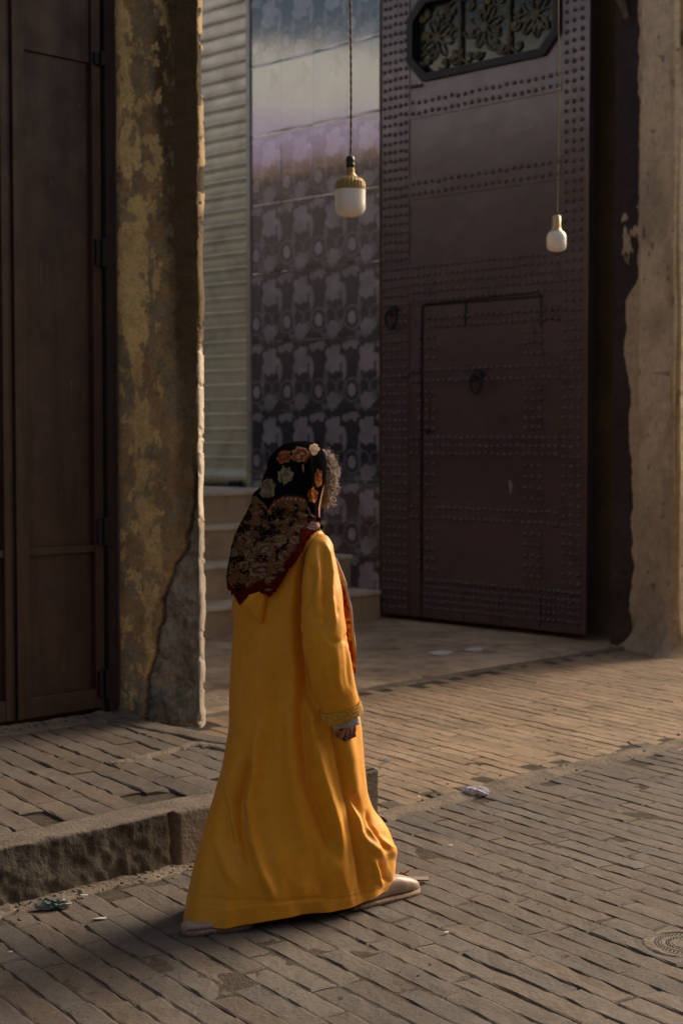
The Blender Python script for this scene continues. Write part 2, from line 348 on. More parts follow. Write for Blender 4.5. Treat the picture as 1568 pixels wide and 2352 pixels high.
# patch repair ridge on the pavement
rp = [at_z(x, y, ZP+.004) for x, y in ((255, 1752), (300, 1748), (350, 1735), (400, 1722), (440, 1712), (475, 1712), (520, 1722))]
xs = np.interp(np.linspace(0, 1, 60), np.linspace(0, 1, 7), [p[0] for p in rp]); ys = np.interp(np.linspace(0, 1, 60), np.linspace(0, 1, 7), [p[1] for p in rp])
tt = np.linspace(-1, 1, 9); S2, T2 = np.meshgrid(np.arange(60), tt, indexing='ij')
Yr = ys[S2]+T2*.05*(1+.4*fbm(S2*.3, T2*0, seed=4)); Xr = xs[S2]
Zr = ZP+.003+.012*(1-np.abs(T2)**2)+.008*fbm(Xr*25, Yr*25, seed=12, o=4)-.02*(np.abs(T2) > .99)
structure(obj('pavement_mortar_patch', np.dstack([Xr, Yr, Zr]).reshape(-1, 3), grid_faces(60, 9), M['mortar'], smooth=True))

# ---------------------------------------------------------------- left building: wall, steel doors, pier
TOP = 5.25
sFr = Ls(270)[0]; sR = Ls(246)[0]; sM = Ls(50)[0]; sM0 = Ls(38)[0]
lw = MB()
lw.box(LF, -7.5, sFr+.15, -.45, -.14, -.05, TOP)         # masonry behind the doors
lw.box(LF, -7.5, sFr+.15, -.139, .03, 4.25, TOP)         # lintel band over the doors
lw.box(LF, -7.5, -2.6, -.139, .03, -.05, 4.25)
ob = lw.build('house_wall', M['wall'], base=tuple(LF(-1, 0, 0)))
tag(ob, 'plastered house wall that holds the brown steel doors at the left edge', 'wall')
dz0 = ZP+.045; DH = 4.2
dr = root('steel_door', 'pair of dark brown panelled steel doors beside the ochre pier', 'door', tuple(LF(-.6, 0, ZP)))
def leaf(s0, s1, name='door_leaf'):
    mb = MB(); lp = (s1-s0)
    mb.box(LF, s0, s1, -.075, -.05, dz0, DH, .002)                           # sheet
    st = .055; rz = [dz0, Ls(150, 1265)[1], Ls(150, 128)[1]]
    mb.box(LF, s0, s0+st*.75, -.05, -.018, dz0, DH, .003)
    mb.box(LF, s1-st, s1, -.05, -.020, dz0, DH, .003)
    mb.box(LF, s0+st*.75, s1-st, -.05, -.022, dz0, dz0+.10, .003)
    mb.box(LF, s0+st*.75, s1-st, -.05, -.026, rz[1]-.018, rz[1]+.018, .003)
    mb.box(LF, s0+st*.75, s1-st, -.05, -.036, rz[2], rz[2]+1.2, .002)
    # inner flat bars that edge the panels
    for za, zb in ((dz0+.10, rz[1]-.018), (rz[1]+.018, rz[2])):
        mb.box(LF, s0+st*.75, s0+st*.75+.018, -.05, -.040, za, zb, .002)
    return mb.build(name, M['brownmetal'], dr)
lf1 = leaf(sM+.006, sR-.008); lf2 = leaf(sM-1.35, sM0-.004)
mb = MB(); mb.box(LF, sM0, sM+.002, -.06, -.004, dz0, DH, .003); mb.build('meeting_strip', M['brownmetal'], dr)
mb = MB(); mb.box(LF, sR, sR+.052, -.09, .004, ZP-.01, DH, .003); mb.box(LF, sR+.052, sFr+.02, -.09, -.03, ZP-.01, DH, .002)
mb.box(LF, -2.6, sR, -.09, .0, DH, DH+.05, .003)
mb.build('door_frame', M['framemetal'], dr)
for y0, y1 in ((120, 152), (548, 612), (1190, 1252), (1538, 1604)):
    za = Ls(243, y1)[1]; zb = Ls(243, y0)[1]; h = MB()
    t = np.linspace(0, 1, 6); pts = [LF(sR-.010, .002, za+(zb-za)*u) for u in t]
    h.tube(pts, .013, 12); h.box(LF, sR-.052, sR-.014, -.022, -.006, za+.004, zb-.004, .002)
    h.build('hinge', M['gatedark'], lf1, smooth=False)

# pier: displaced plaster with paint, a darker right side and an exposed rubble foot
pA = at_z(268, 1650, ZP); C0 = at_z(470, 1658, ZP); 
A = np.array([(268-784)/FPX, 1])*8.03; Bp = np.array([(454-784)/FPX, 1])*7.87; Cp = np.array([(470-784)/FPX, 1])*7.97
corner = [A+np.array([-.03, .30]), A+np.array([-.006, .02]), A, Bp]
per = [A+np.array([-.12, .45]), A+np.array([-.008, .03])]
for t in np.linspace(0, 1, 90): per.append(A+(Bp-A)*t)
cc = []                                                   # rounded arris
for t in np.linspace(0, 1, 26)[1:]:
    P0, P1, P2 = Bp, Bp+(Bp-A)/np.linalg.norm(Bp-A)*.028+np.array([0, .004]), Cp
    cc.append((1-t)**2*P0+2*t*(1-t)*P1+t*t*P2)
per += cc
for t in (.02, .06, .12, .3, 1.0, 4.0): per.append(Cp+np.array([-q, q])*t+np.array([.0, 0]))
per = np.array(per); nP = len(per); nZ = 780
tn = np.gradient(per, axis=0); tn /= np.linalg.norm(tn, axis=1)[:, None]; pn = np.stack([tn[:, 1], -tn[:, 0]], 1)
zz = np.linspace(ZP-.05, 4.3, nZ)
Kz, Kp = np.meshgrid(np.arange(nZ), np.arange(nP), indexing='ij')
base = np.dstack([per[Kp], zz[Kz]])
PX, PY = proj(base)
U = Kp/float(nP)
wx = PX+11*fbm(PX*.03, PY*.022, seed=101, o=5)+9*fbm(PX*.13, PY*.10, seed=103, o=4, g=.7)
wy = PY+26*fbm(PX*.02, PY*.02, seed=102, o=4)
crk = interp(PY, [0, 900, 980, 1080, 1150, 1200, 1260, 1300, 1340, 1380, 1450, 1500, 1560, 1650], [452, 452, 449, 445, 442, 439, 428, 405, 391, 370, 364, 358, 340, 333])
crk = crk+13*fbm(PY*.022, PX*.01, seed=120, o=5, g=.62)
dx = PX-crk
stone = sstep(-1.5, 2.5, dx)*sstep(1195, 1260, PY)
edgeloss = sstep(-1.5, 2.0, dx)*sstep(1040, 1080, PY)*(1-sstep(1215, 1260, PY))*(1-sstep(452, 456, PX))
groove = np.exp(-(dx/3.2)**2)*sstep(1010, 1100, PY)*(PX < 462)
cham = sstep(453, 457, PX+5*fbm(PY*.05, PY*0, seed=132, o=4))
chipn = fbm(PX*.05, PY*.035, seed=131, o=4)
chips = cham*np.maximum((PY < 470)*sstep(.08, .16, chipn), sstep(.2, .28, chipn)*.8)
xl = interp(wy, [0, 390, 400, 420, 445, 460, 560, 700, 790, 850, 900, 1150, 1300, 1500], [255, 262, 280, 340, 300, 278, 266, 270, 284, 300, 312, 308, 335, 330])
xr = interp(wy, [0, 60, 110, 250, 330, 385, 400, 420, 445, 460, 560, 590, 640, 760, 830, 870, 950, 1080, 1150, 1230, 1300, 1450], [285, 298, 300, 306, 326, 322, 300, 300, 330, 336, 338, 356, 344, 342, 330, 325, 345, 352, 355, 372, 372, 350])
inp = sstep(-2, 3, wx-xl)*sstep(-2, 4, xr-wx)*interp(PY, [0, 830, 900, 1500, 1600], [1, 1, .55, .5, 0])
inp0 = inp
disp = .003*inp0+.006*fbm(base[..., 0]*6, base[..., 2]*4, seed=140, o=4)+.0025*fbm(base[..., 0]*30, base[..., 2]*30, seed=141, o=3)
disp -= stone*(.018+.042*fbm(base[..., 0]*11, base[..., 2]*11, base[..., 1]*9, seed=150, o=5))*(1-.75*cham) + edgeloss*.022 + groove*.022 + chips*.010
disp += .010*(fbm(base[..., 2]*3, base[..., 2]*0, seed=160, o=4))*cham
disp += .03*(1-.8*cham)*np.exp(-((base[..., 2]-ZP)/.07)**2)*(fbm(base[..., 0]*14, base[..., 2]*9, seed=165)+.3)
bulge = np.exp(-((PY-420)/90)**2)*sstep(455, 468, PX)*.010
disp += bulge
PV = base.copy(); PV[..., :2] += pn[Kp]*disp[..., None]
och = np.array([.95, .67, .29]); mid = np.array([.47, .315, .155]); gry = np.array([.36, .30, .205]); dark_right = np.array([.115, .080, .042]); stc = np.array([.34, .295, .225])
c = mid*np.ones(PX.shape+(1,))
def blend(c, k, w): w = np.clip(w, 0, 1)[..., None]; return c*(1-w)+np.asarray(k)*w
c = blend(c, gry, sstep(-.1, .35, fbm(PX*.02, PY*.012, seed=171, o=4))*interp(PY, [0, 700, 1000, 1600], [.55, .6, .8, .95]))
c = blend(c, mid*1.25, sstep(.1, .4, fbm(PX*.03, PY*.02, seed=173, o=3))*.7)
c = blend(c, mid*.75, sstep(.2, .3, fbm(base[..., 0]*60, base[..., 2]*60, seed=181, o=3))*(1-cham)*.55);
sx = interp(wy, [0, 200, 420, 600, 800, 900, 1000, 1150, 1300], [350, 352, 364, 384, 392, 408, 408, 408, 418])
c = blend(c, dark_right, sstep(-14, 22, wx-sx)*interp(PY, [0, 800, 950, 1150, 1330, 1450], [.95, .93, .75, .62, .45, .0])*(1-cham))  # face gets darker to the right, fading out near the foot
c = blend(c, och, inp)
c = blend(c, och*.92, sstep(.14, .20, fbm(PX*.05, PY*.028, seed=191, o=6, g=.62))*(1-sstep(365, 395, wx))*(1-stone)*.85)
c = blend(c, gry*.8, sstep(.20, .25, fbm(PX*.055, PY*.03, seed=193, o=6, g=.62))*(PX < 400)*.7)
c = blend(c, stc, stone); c = blend(c, stc*.8, edgeloss); c = blend(c, (.33, .28, .22), sstep(436, 446, wx)*sstep(1230, 1290, PY)*(1-cham)*.7)
c = blend(c, (.03, .024, .017), groove*.75)
c = blend(c, stc*1.35, .8*stone*sstep(.1, .35, fbm(base[..., 0]*18, base[..., 2]*12, seed=182, o=4))); c = blend(c, stc*.62, .8*stone*sstep(.1, .3, fbm(base[..., 0]*25, base[..., 2]*25, seed=183, o=4)))
c = blend(c, (.56, .40, .22), cham*(1-chips)*(1-sstep(700, 780, PY))); c = blend(c, (.07, .05, .03), chips)
c = blend(c, (.78, .66, .50), cham*sstep(790, 815, wy)*(1-sstep(1180, 1230, wy))); c = blend(c, (.45, .385, .31), cham*sstep(1200, 1250, wy))
bare = cham*sstep(470, 500, wy)*(1-sstep(770, 800, wy)); c = blend(c, (.10, .07, .035), bare*.8)
spots = (vn(PX*.06, PY*.06, seed=190) > .86)*(PY > 1240)*(PX < crk+20); c = blend(c, (.35, .17, .12), spots*.6)
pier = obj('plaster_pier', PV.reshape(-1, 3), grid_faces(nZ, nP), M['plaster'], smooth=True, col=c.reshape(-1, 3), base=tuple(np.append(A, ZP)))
tag(pier, 'peeling ochre plaster pier with a cracked rubble foot, beside the brown steel doors', 'pillar')
up = MB(); up.box(frame(A, (Bp-A)/np.linalg.norm(Bp-A), np.array([0, -1.0])), -.1, .44, -.4, -.01, 4.3, TOP); 
ub = up.build('pier_head', M['wall'], pier)

# rubble crumbs below the doors and along the kerb
def crumbs(name, pts, m, seed):
    r = random.Random(seed); mb = MB()
    for p in pts:
        bm = bmesh.new(); bmesh.ops.create_icosphere(bm, subdivisions=1, radius=r.uniform(.003, .0085))
        V = np.array([v.co for v in bm.verts])*np.array([r.uniform(.7, 1.5), r.uniform(.7, 1.3), r.uniform(.5, .9)])*(1+.25*np.array([[r.uniform(-1, 1)] for _ in bm.verts]))+p
        F = [[v.index for v in f.verts] for f in bm.faces]; bm.free(); mb.add(V, F)
    o = mb.build(name, m); o['kind'] = 'stuff'; return o
r = random.Random(4)
crumbs('rubble_crumbs', [LF(r.uniform(-1.3, .4), abs(r.gauss(.03, .035)), ZP+.02) for _ in range(190)] + [KF(r.uniform(-2.4, -.1), abs(r.gauss(.05, .05)), .012) for _ in range(120)] + [KF(r.uniform(.1, 4), r.gauss(0, .10), .014) for _ in range(70)], M['stone'], 6)
# return wall of the house along the court
hb = MB(); HF = frame(Cp, np.array([-q, q]), eL)
hb.box(HF, .35, 16, -.4, -.03, -.05, TOP); ob = hb.build('house_side_wall', M['darkwall'], base=tuple(HF(1, 0, 0))); tag(ob, 'side wall of the house running back behind the ochre pier', 'wall')
rf = MB(); rf.box(frame(OL, eL, nL), -7.5, .45, -16, .2, TOP, TOP+.2); ob = rf.build('house_roof', M['wall'], base=tuple(LF(-1, -3, TOP))); tag(ob, 'flat roof slab over the house behind the brown steel doors', 'roof')

# ---------------------------------------------------------------- gate wall: shutter, tiles, gate, jamb, right pier
WT = 6.35
g0, g1, g2 = Gs(577)[0], Gs(873)[0], Gs(1348)[0]
g3, g4 = Gs(1402)[0], Gs(1466)[0]
# steps
st = root('staircase', 'flight of beige tiled steps rising behind the woman to the roller shutter', 'stairs', tuple(GF(g1-1, 1, 0)))
sk = [Gs(871)[0]+.03, Gs(809)[0], Gs(748)[0], Gs(690)[0]]; zk = [.255, .555, .85, 1.135]
for i in range(4):
    s1 = sk[i]; s0 = sk[i+1]-.25 if i < 3 else -7.0
    za = 0 if i == 0 else zk[i-1]-.02; mb = MB()
    n = 14; fr = GF
    mb.box(fr, s0, s1-.012, .012, 3.05, za-.03, zk[i]-.035)
    sp_ = mb.build('step', M['step'], st)
    nb = MB(); nb.box(fr, s0, s1+.012, .012, 3.06, zk[i]-.034, zk[i], .006); nb.build('tread', M['nosing'], sp_)
    for d in np.arange(.25, 3.0, .3):
        jt = MB(); jt.box(fr, s1-.013, s1-.0105, d-.003, d+.003, za+.002, zk[i]-.036); jt.build('tile_joint', M['concrete'], sp_)
# roller shutter
sh = root('roller_shutter', 'pale grey metal roller shutter above the steps, left of the patterned tiles', 'shutter', tuple(GF(g0-1, 0, zk[3])))
zs0 = zk[3]; pitch = .143; prof = []
zc_ = zs0+.16
prof += [(.0, zs0+.01), (.015, zs0+.012), (.015, zs0+.15), (.0, zs0+.155)]
while zc_ < 6.0:
    prof += [(-.010, zc_+.004), (-.007, zc_+.03), (-.003, zc_+pitch*.5), (-.006, zc_+pitch*.74), (.010, zc_+pitch*.80), (.012, zc_+pitch*.88), (.008, zc_+pitch*.94), (-.012, zc_+pitch*.97)]
    zc_ += pitch
prof = np.array(prof); sx_ = np.linspace(g0-2.6, g0-.01, 30)
S3, K3 = np.meshgrid(sx_, np.arange(len(prof)), indexing='ij')
dd = -.06+prof[:, 0][K3]+.010*fbm(S3*2.2, prof[:, 1][K3]*1.1, seed=7); z3 = prof[:, 1][K3]+.004*fbm(S3*3, K3*.1, seed=8)
V = np.dstack([OG[0]+eG[0]*S3+nG[0]*dd, OG[1]+eG[1]*S3+nG[1]*dd, z3]).reshape(-1, 3)
obj('slat_curtain', V, grid_faces(30, len(prof)), M['shutter'], sh, smooth=True)
mb = MB(); mb.box(GF, g0-.035, g0+.022, -.10, .03, zs0, 6.1, .004); mb.build('guide_rail', M['rail'], sh)
mb = MB(); mb.box(GF, g0-2.66, g0-2.6, -.10, .03, zs0, 6.1, .004); mb.build('guide_rail', M['rail'], sh)
mb = MB(); mb.box(GF, g0-1.3, g0-1.26, -.045, -.035, zs0+.3, zs0+3.6, .003)
mb = MB(); mb.box(GF, (g0-.35), (g0-.18), -.048, -.005, zs0+.012, zs0+.055, .01); mb.build('shutter_handle', M['gatedark'], sh)
# masonry behind everything
bw = MB(); bw.box(GF, -13, g4+.1, -.9, -.45, -.05, WT); bw.box(GF, -7.2, g0-2.66, -.449, .0, -.05, WT); bw.box(GF, g0-2.66, g0, -.449, -.12, 6.1, WT)
ob = bw.build('courtyard_wall', M['wall'], base=tuple(GF(0, -.5, 0))); tag(ob, 'masonry wall standing behind the shutter, the tiles and the gate', 'wall')
# tiled wall
TW, TH = .43, .655
sa, sb = g0+.024, g1-.004
nS, nZt = 190, 760
s_ = np.linspace(sa, sb, nS); z_ = np.linspace(0, 6.3, nZt); Sg, Zg = np.meshgrid(s_, z_, indexing='ij')
zt0 = Gs(600, 310)[1]; st0 = Gs(650)[0]
tu = ((Sg-st0)/TW) % 1.0; tv = ((Zg-zt0)/TH) % 1.0
ti = np.floor((Sg-st0)/TW); tj = np.floor((Zg-zt0)/TH)
def blob(cx, cy, rx, ry, lob, amp, ph=0):
    u = ((tu-cx+.5) % 1.0-.5); v = ((tv-cy+.5) % 1.0-.5)
    a = np.arctan2(v*TH/ry*rx, u*TW); rr = np.sqrt((u*TW/rx)**2+(v*TH/ry)**2)
    return sstep(.06, -.06, rr-(1+amp*np.cos(lob*a+ph)))
def ringb(cx, cy, r0, w):
    u = ((tu-cx+.5) % 1.0-.5)*TW; v = ((tv-cy+.5) % 1.0-.5)*TH
    rr = np.sqrt(u*u+v*v); return sstep(w, w*.4, np.abs(rr-r0))
dark = np.array([.022, .026, .055]); lite = np.array([.33, .325, .43]); 
k = np.zeros_like(tu)
def jag(cx, cy, rx, ry, amp, fq, seed):
    u = ((tu-cx+.5) % 1.0-.5); v = ((tv-cy+.5) % 1.0-.5); an = np.arctan2(v*TH/ry*rx, u*TW)
    rr = np.sqrt((u*TW/rx)**2+(v*TH/ry)**2); return sstep(.05, -.05, rr-(1+amp*vn(np.cos(an)*fq+5, np.sin(an)*fq+5, seed=seed)+.07*np.cos(7*an)))
k = np.maximum(k, jag(.62, .70, .118, .150, .28, 2.3, 31)); k = np.maximum(k, jag(.62, .10, .082, .080, .25, 2.2, 32)*.85)
k = np.maximum(k, jag(.93, .57, .034, .085, .3, 1.6, 33)*.9); k = np.maximum(k, jag(.22, .90, .06, .045, .35, 2, 34)*.8); k = np.maximum(k, jag(.98, .88, .045, .035, .3, 2, 35)*.8)
k = np.maximum(k, jag(.16, .26, .048, .056, .06, 1, 36)*1.12)
k = np.maximum(k, ringb(.16, .26, .105, .016)*.42); k = np.maximum(k, ringb(.50, .30, .075, .014)*.40*(tv < .42)); k = np.maximum(k, ringb(.84, .32, .060, .013)*.38)
k = np.maximum(k, jag(.36, .44, .030, .060, .4, 2, 37)*.55); k = np.maximum(k, jag(.80, .14, .03, .055, .4, 2, 38)*.6); k = np.maximum(k, jag(.34, .03, .05, .03, .4, 2, 39)*.5)
mot = .85+.3*fbm(Sg*9, Zg*9, seed=5, o=4)
cT = (dark+(lite-dark)*np.clip(k, 0, 1.15)[..., None])*mot[..., None]
plain = ((tj == 0) | (tj == -0))*1.0                       # one course of pale plain tiles
pl = np.array([.36, .37, .37])*(1+.1*fbm(Sg*3, Zg*3, seed=9))[..., None]+.02*_h(ti, tj, ti*0, 3)[..., None]
pl = pl*(1-.35*np.maximum(blob(.75, .75, .05, .09, 3, .3), 0)[..., None])
cT = cT*(1-plain[..., None])+pl*plain[..., None]
gj = np.minimum(np.minimum(tu, 1-tu)*TW, np.minimum(tv, 1-tv)*TH); gm = sstep(.007, .002, gj)
cT = cT*(1-.5*gm[..., None])+gm[..., None]*.006
dT = .012+.0035*_h(ti, tj, ti*0, 1)*((tu-.5)*1.2)-.0015*gm
V = np.dstack([OG[0]+eG[0]*Sg+nG[0]*dT, OG[1]+eG[1]*Sg+nG[1]*dT, Zg]).reshape(-1, 3)
tw = obj('tiled_wall', V, grid_faces(nS, nZt)[:, ::1], M['tile'], smooth=True, col=cT.reshape(-1, 3), base=tuple(GF(sa, 0, 0)))
tag(tw, 'wall of glossy dark flower patterned tiles between the shutter and the gate', 'wall')
tb = MB(); tb.box(GF, sa, sb, -.44, -.005, 0, 6.3); tb.build('wall_core', M['wall'], tw)

# gate leaf with an octagonal light, studded bands and a wicket
gt = root('studded_gate', 'tall dark brown steel gate covered in rows of round studs', 'gate', tuple(GF((g1+g2)/2, 0, 0)))
GT = 5.95; GB = .05
def GP(px, py): return Gs(px, py)
oct_px = [(940, 72), (940, 132), (972, 176), (1243, 124), (1274, 92), (1274, 10)]
o_l, o_r = Gs(940)[0], Gs(1274)[0]; zb_ = (GP(972, 176)[1]+GP(1243, 124)[1])/2; zt_ = zb_+.66; cb = .15
octg = [(o_l, zb_+cb*1.1), (o_l+cb*1.1, zb_), (o_r-cb, zb_), (o_r, zb_+cb), (o_r, zt_-cb), (o_r-cb, zt_), (o_l+cb, zt_), (o_l, zt_-cb)]
outer = [(g1, GB), (g2, GB), (g2, GT), (g1, GT)]
tri = tessellate_polygon([[Vector((a, b, 0)) for a, b in outer], [Vector((a, b, 0)) for a, b in octg]])
allp = outer+octg; mb = MB()
mb.add([GF(a, -.012, b) for a, b in allp], [list(t) for t in tri])
mb.add([GF(a, -.07, b) for a, b in allp], [list(t)[::-1] for t in tri])
nO = len(octg)
for i in range(nO):
    a, b = octg[i], octg[(i+1) % nO]; mb.add([GF(a[0], -.012, a[1]), GF(b[0], -.012, b[1]), GF(b[0], -.07, b[1]), GF(a[0], -.07, a[1])], [[0, 1, 2, 3]])
for i in range(4):
    a, b = outer[i], outer[(i+1) % 4]; mb.add([GF(a[0], -.012, a[1]), GF(b[0], -.012, b[1]), GF(b[0], -.07, b[1]), GF(a[0], -.07, a[1])], [[0, 1, 2, 3]])
gl = mb.build('gate_leaf', M['gate'], gt)
# raised bands
def zz_(py, px=1110): return GP(px, py)[1]
w0, w1 = Gs(968)[0], Gs(1240)[0]
bands = MB()
bl = Gs(938)[0]; br = Gs(1283)[0]
zr = {n: zz_(y) for n, y in dict(r1a=198, r1b=242, r2a=384, r2b=436, r3a=588, r3b=688, w1a=712, w1b=752, b1a=832, b1b=884, b2a=996, b2b=1052, b3a=1158, b3b=1208, c=1330).items()}
th = -.004
bands.box(GF, g1+.005, bl-.004, -.0118, th, GB+.01, zr['r3a'], .001); bands.box(GF, g1+.005, bl-.004, -.0118, th, zr['r3a']+.004, GT-.3, .001)
bands.box(GF, br+.004, g2-.03, -.0118, th, GB+.01, GT-.3, .001)
for a, b in (('r1b', 'r1a'), ('r2b', 'r2a'), ('r3b', 'r3a')): bands.box(GF, bl, br, -.0118, th+.0005, zr[a], zr[b], .001)
for a, b in (('b1b', 'b1a'), ('b2b', 'b2a'), ('b3b', 'b3a')): bands.box(GF, w0+.012, br, -.0118, th+.0003, zr[a], zr[b], .001)
bands.build('cover_strip', M['gate'], gl)
# wicket: its own thin raised panel, frame line dark
wk = MB(); wz1 = GP(1100, 692)[1]
for (a, b, c_, d_) in ((w0, Gs(1065)[0]-.008, GB, zr['c']), (Gs(1065)[0]+.012, Gs(1150)[0]-.008, GB, zr['c']), (Gs(1150)[0]+.012, w1, GB, zr['c'])): wk.box(GF, a+.004, b, -.0117, -.0005, c_+.015, d_-.09, .002)
wk.box(GF, w0+.006, w1-.006, -.0117, -.007, zr['c']-.08, wz1-.012, .001)
wkt = wk.build('wicket_door', M['gate'], gl)
gp_ = MB(); gp_.box(GF, w0-.014, w0+.004, -.0115, -.0035, GB, wz1+.01); gp_.box(GF, w0+.0041, w1+.01, -.0115, -.0045, wz1-.010, wz1+.012)
gp_.tube([GF(w0-.002, .004, GB+.02), GF(w0-.002, .004, wz1-.03), GF(w0+.03, .004, wz1+.012), GF(w1-.03, .004, wz1+.035), GF(w1, .004, wz1), GF(w1+.002, .004, wz1-.25)], .006, 6)
gp_.box(GF, Gs(1067)[0]-.004, Gs(1067)[0]+.006, -.011, .004, wz1-.19, wz1+.02)
gp_.build('wicket_gap', M['gatedark'], wkt)
# studs
ds, dzs = .066, .078
studs = []
def stud_rect(s0, s1, z0, z1, ds=ds, dz=dzs):
    ns = max(1, int(round((s1-s0)/ds))); nz = max(1, int(round((z1-z0)/dz)))
    for i in range(ns):
        for j in range(nz): studs.append((s0+(i+.5)*(s1-s0)/ns+random.gauss(0, .0025), z0+(j+.5)*(z1-z0)/nz+random.gauss(0, .003)))
stud_rect(g1+.015, bl-.012, GB+.03, GT-.3); stud_rect(br+.008, g2-.045, GB+.05, GT-.3)
stud_rect(bl, br, zr['r1b'], zr['r1a']+.02, .074); stud_rect(bl, br, zr['r2b'], zr['r2a'], .074, .075); stud_rect(bl, br, zr['r3b'], zr['r3a'])
stud_rect(w0+.04, w1-.02, zr['w1b'], zr['w1a']); stud_rect(w1, br, zr['w1b'], zr['w1a'])
for a, b in (('b1b', 'b1a'), ('b2b', 'b2a'), ('b3b', 'b3a')):
    stud_rect(w0+.02, br, zr[a], zr[b]); stud_rect(bl, w0-.02, zr[a], zr[b])
for za, zb2 in ((zr['c'], zr['b3b']), (zr['b3a'], zr['b2b']), (zr['b2a'], zr['b1b']), (zr['b1a'], zr['w1b'])):
    stud_rect(w0+.02, w0+.17, za+.01, zb2-.01, dz=.082); stud_rect(Gs(1197)[0], Gs(1247)[0], za+.01, zb2-.01, dz=.082); stud_rect(w0-.05, w0-.018, za+.01, zb2-.01, dz=.082)
stud_rect(w0+.03, g2-.05, GB+.06, zr['c']-.02, .05, .06)
# around the octagon
stud_rect(bl, br, zt_+.07, GT-.3)
for (a, z) in [(o_l+.02+i*.05, zb_-.055+0*i) for i in range(0, 3)]: studs.append((a, z))
mb = MB()
t8 = np.linspace(0, 2*np.pi, 8, endpoint=False)
for (s, z) in studs:
    rr_ = .0200*random.uniform(.9, 1.1)
    V = [GF(s+rr_*math.cos(t), -.005, z+rr_*math.sin(t)) for t in t8]+[GF(s+rr_*.72*math.cos(t), .012, z+rr_*.72*math.sin(t)) for t in t8]+[GF(s, .019, z)]
    mb.add(V, [[i, (i+1) % 8, 8+(i+1) % 8, 8+i] for i in range(8)]+[[8+i, 8+(i+1) % 8, 16] for i in range(8)])
so_ = mb.build('studs', M['gate'], gl, smooth=True); so_['kind'] = 'stuff'
# octagon frame, glass, ornament
fm = MB(); cxo, czo = (o_l+o_r)/2, (zb_+zt_)/2
def off(p, k): return (p[0]+(k if p[0] > cxo else -k), p[1]+(k if p[1] > czo else -k))
ip = [(cxo+(p[0]-cxo)*.955, czo+(p[1]-czo)*.9) for p in octg]; op = [(cxo+(p[0]-cxo)*1.035, czo+(p[1]-czo)*1.09) for p in octg]
for ring_in, ring_out, da, db in ((ip, op, .018, .018),):
    Vv = [GF(a, da, b) for a, b in ring_in]+[GF(a, db, b) for a, b in ring_out]+[GF(a, -.008, b) for a, b in ring_out]+[GF(a, -.05, b) for a, b in ring_in]
    Ff = []
    for i in range(8):
        j = (i+1) % 8; Ff += [[i, j, 8+j, 8+i], [8+i, 8+j, 16+j, 16+i], [24+i, 24+j, j, i]]
    fm.add(Vv, Ff)
wf = fm.build('window_frame', M['gatedark'], gl)
gm_ = MB(); gm_.add([GF(a, -.065, b) for a, b in octg], [list(range(8))]); gm_.build('window_pane', M['glass'], wf)
om = MB()
def flower(cs, cz, R0):
    for a in range(8):
        an = a*math.pi/4+cs*7; pts = []
        for t in np.linspace(0, 1, 10):
            rr2 = R0*(.2+.75*math.sin(t*math.pi)**.8) ; aa = an+(t-.5)*.75; pts.append(GF(cs+rr2*math.cos(aa), -.05, cz+rr2*math.sin(aa)))
        om.tube(pts, .009, 5)
    om.lathe_ = None
    V = [GF(cs+.045*math.cos(t), -.04, cz+.045*math.sin(t)) for t in t8]+[GF(cs, -.02, cz)]; om.add(V, [[i, (i+1) % 8, 8] for i in range(8)])
def curl(cs, cz, R0, a0, sg):
    pts = []
    for t in np.linspace(0, 1, 18): aa = a0+sg*t*4.6; rr2 = R0*(1-.75*t); pts.append(GF(cs+rr2*math.cos(aa), -.05, cz+rr2*math.sin(aa)))
    om.tube(pts, .012, 5)
    V = [GF(cs+.028*math.cos(t), -.045, cz+.028*math.sin(t)) for t in t8]+[GF(cs, -.03, cz)]; om.add(V, [[i, (i+1) % 8, 8] for i in range(8)])
cell = (o_r-o_l)/3; oq = random.Random(3)
for i in range(3):
    cs = o_l+cell*(i+.5); flower(cs, czo, .19)
    for _k in range(9): curl(cs+oq.uniform(-.42, .42)*cell, czo+oq.uniform(-.25, .25), oq.uniform(.04, .075), oq.uniform(0, 6.3), oq.choice((-1, 1)))
    for (a, b) in ((-1, -1), (1, -1), (-1, 1), (1, 1)): curl(cs+a*cell*.34, czo+b*.2, .085, math.pi*(.25 if a > 0 else .75), a*b)
for i in (1, 2): om.box(GF, o_l+cell*i-.012, o_l+cell*i+.012, -.06, -.03, zb_, zt_)
om.build('window_lattice', M['ornament'], wf, smooth=True)
# ring knockers
def knocker(px, py, k=1.0, par=None):
    s, z = GP(px, py); mb = MB()
    mb.add([GF(s+.05*k*math.cos(t), .012, z+.05*k*math.sin(t)) for t in t8]+[GF(s+.03*k*math.cos(t), .04*k, z+.03*k*math.sin(t)) for t in t8]+[GF(s, .055*k, z)], [[i, (i+1) % 8, 8+(i+1) % 8, 8+i] for i in range(8)]+[[8+i, 8+(i+1) % 8, 16] for i in range(8)])
    mb.tube([GF(s+.075*k*math.cos(t)+.0, .045+.012*math.cos(t), z-.07*k+.085*k*math.sin(t)) for t in np.linspace(0, 2*np.pi, 28)], .013*k, 8)
    return mb.build('ring_knocker', M['gatedark'], par)
knocker(905, 715, 1.0, gl); knocker(1100, 862, .95, wkt)
mb = MB(); s, z = GP(980, 935); mb.box(GF, s-.02, s+.03, -.006, .003, z-.09, z+.07, .003); mb.build('lock_plate', mat('worn_brass_plate', (.12, .08, .04), .5, .4, var=[(30, 4, .4, .4, .6)]), wkt)
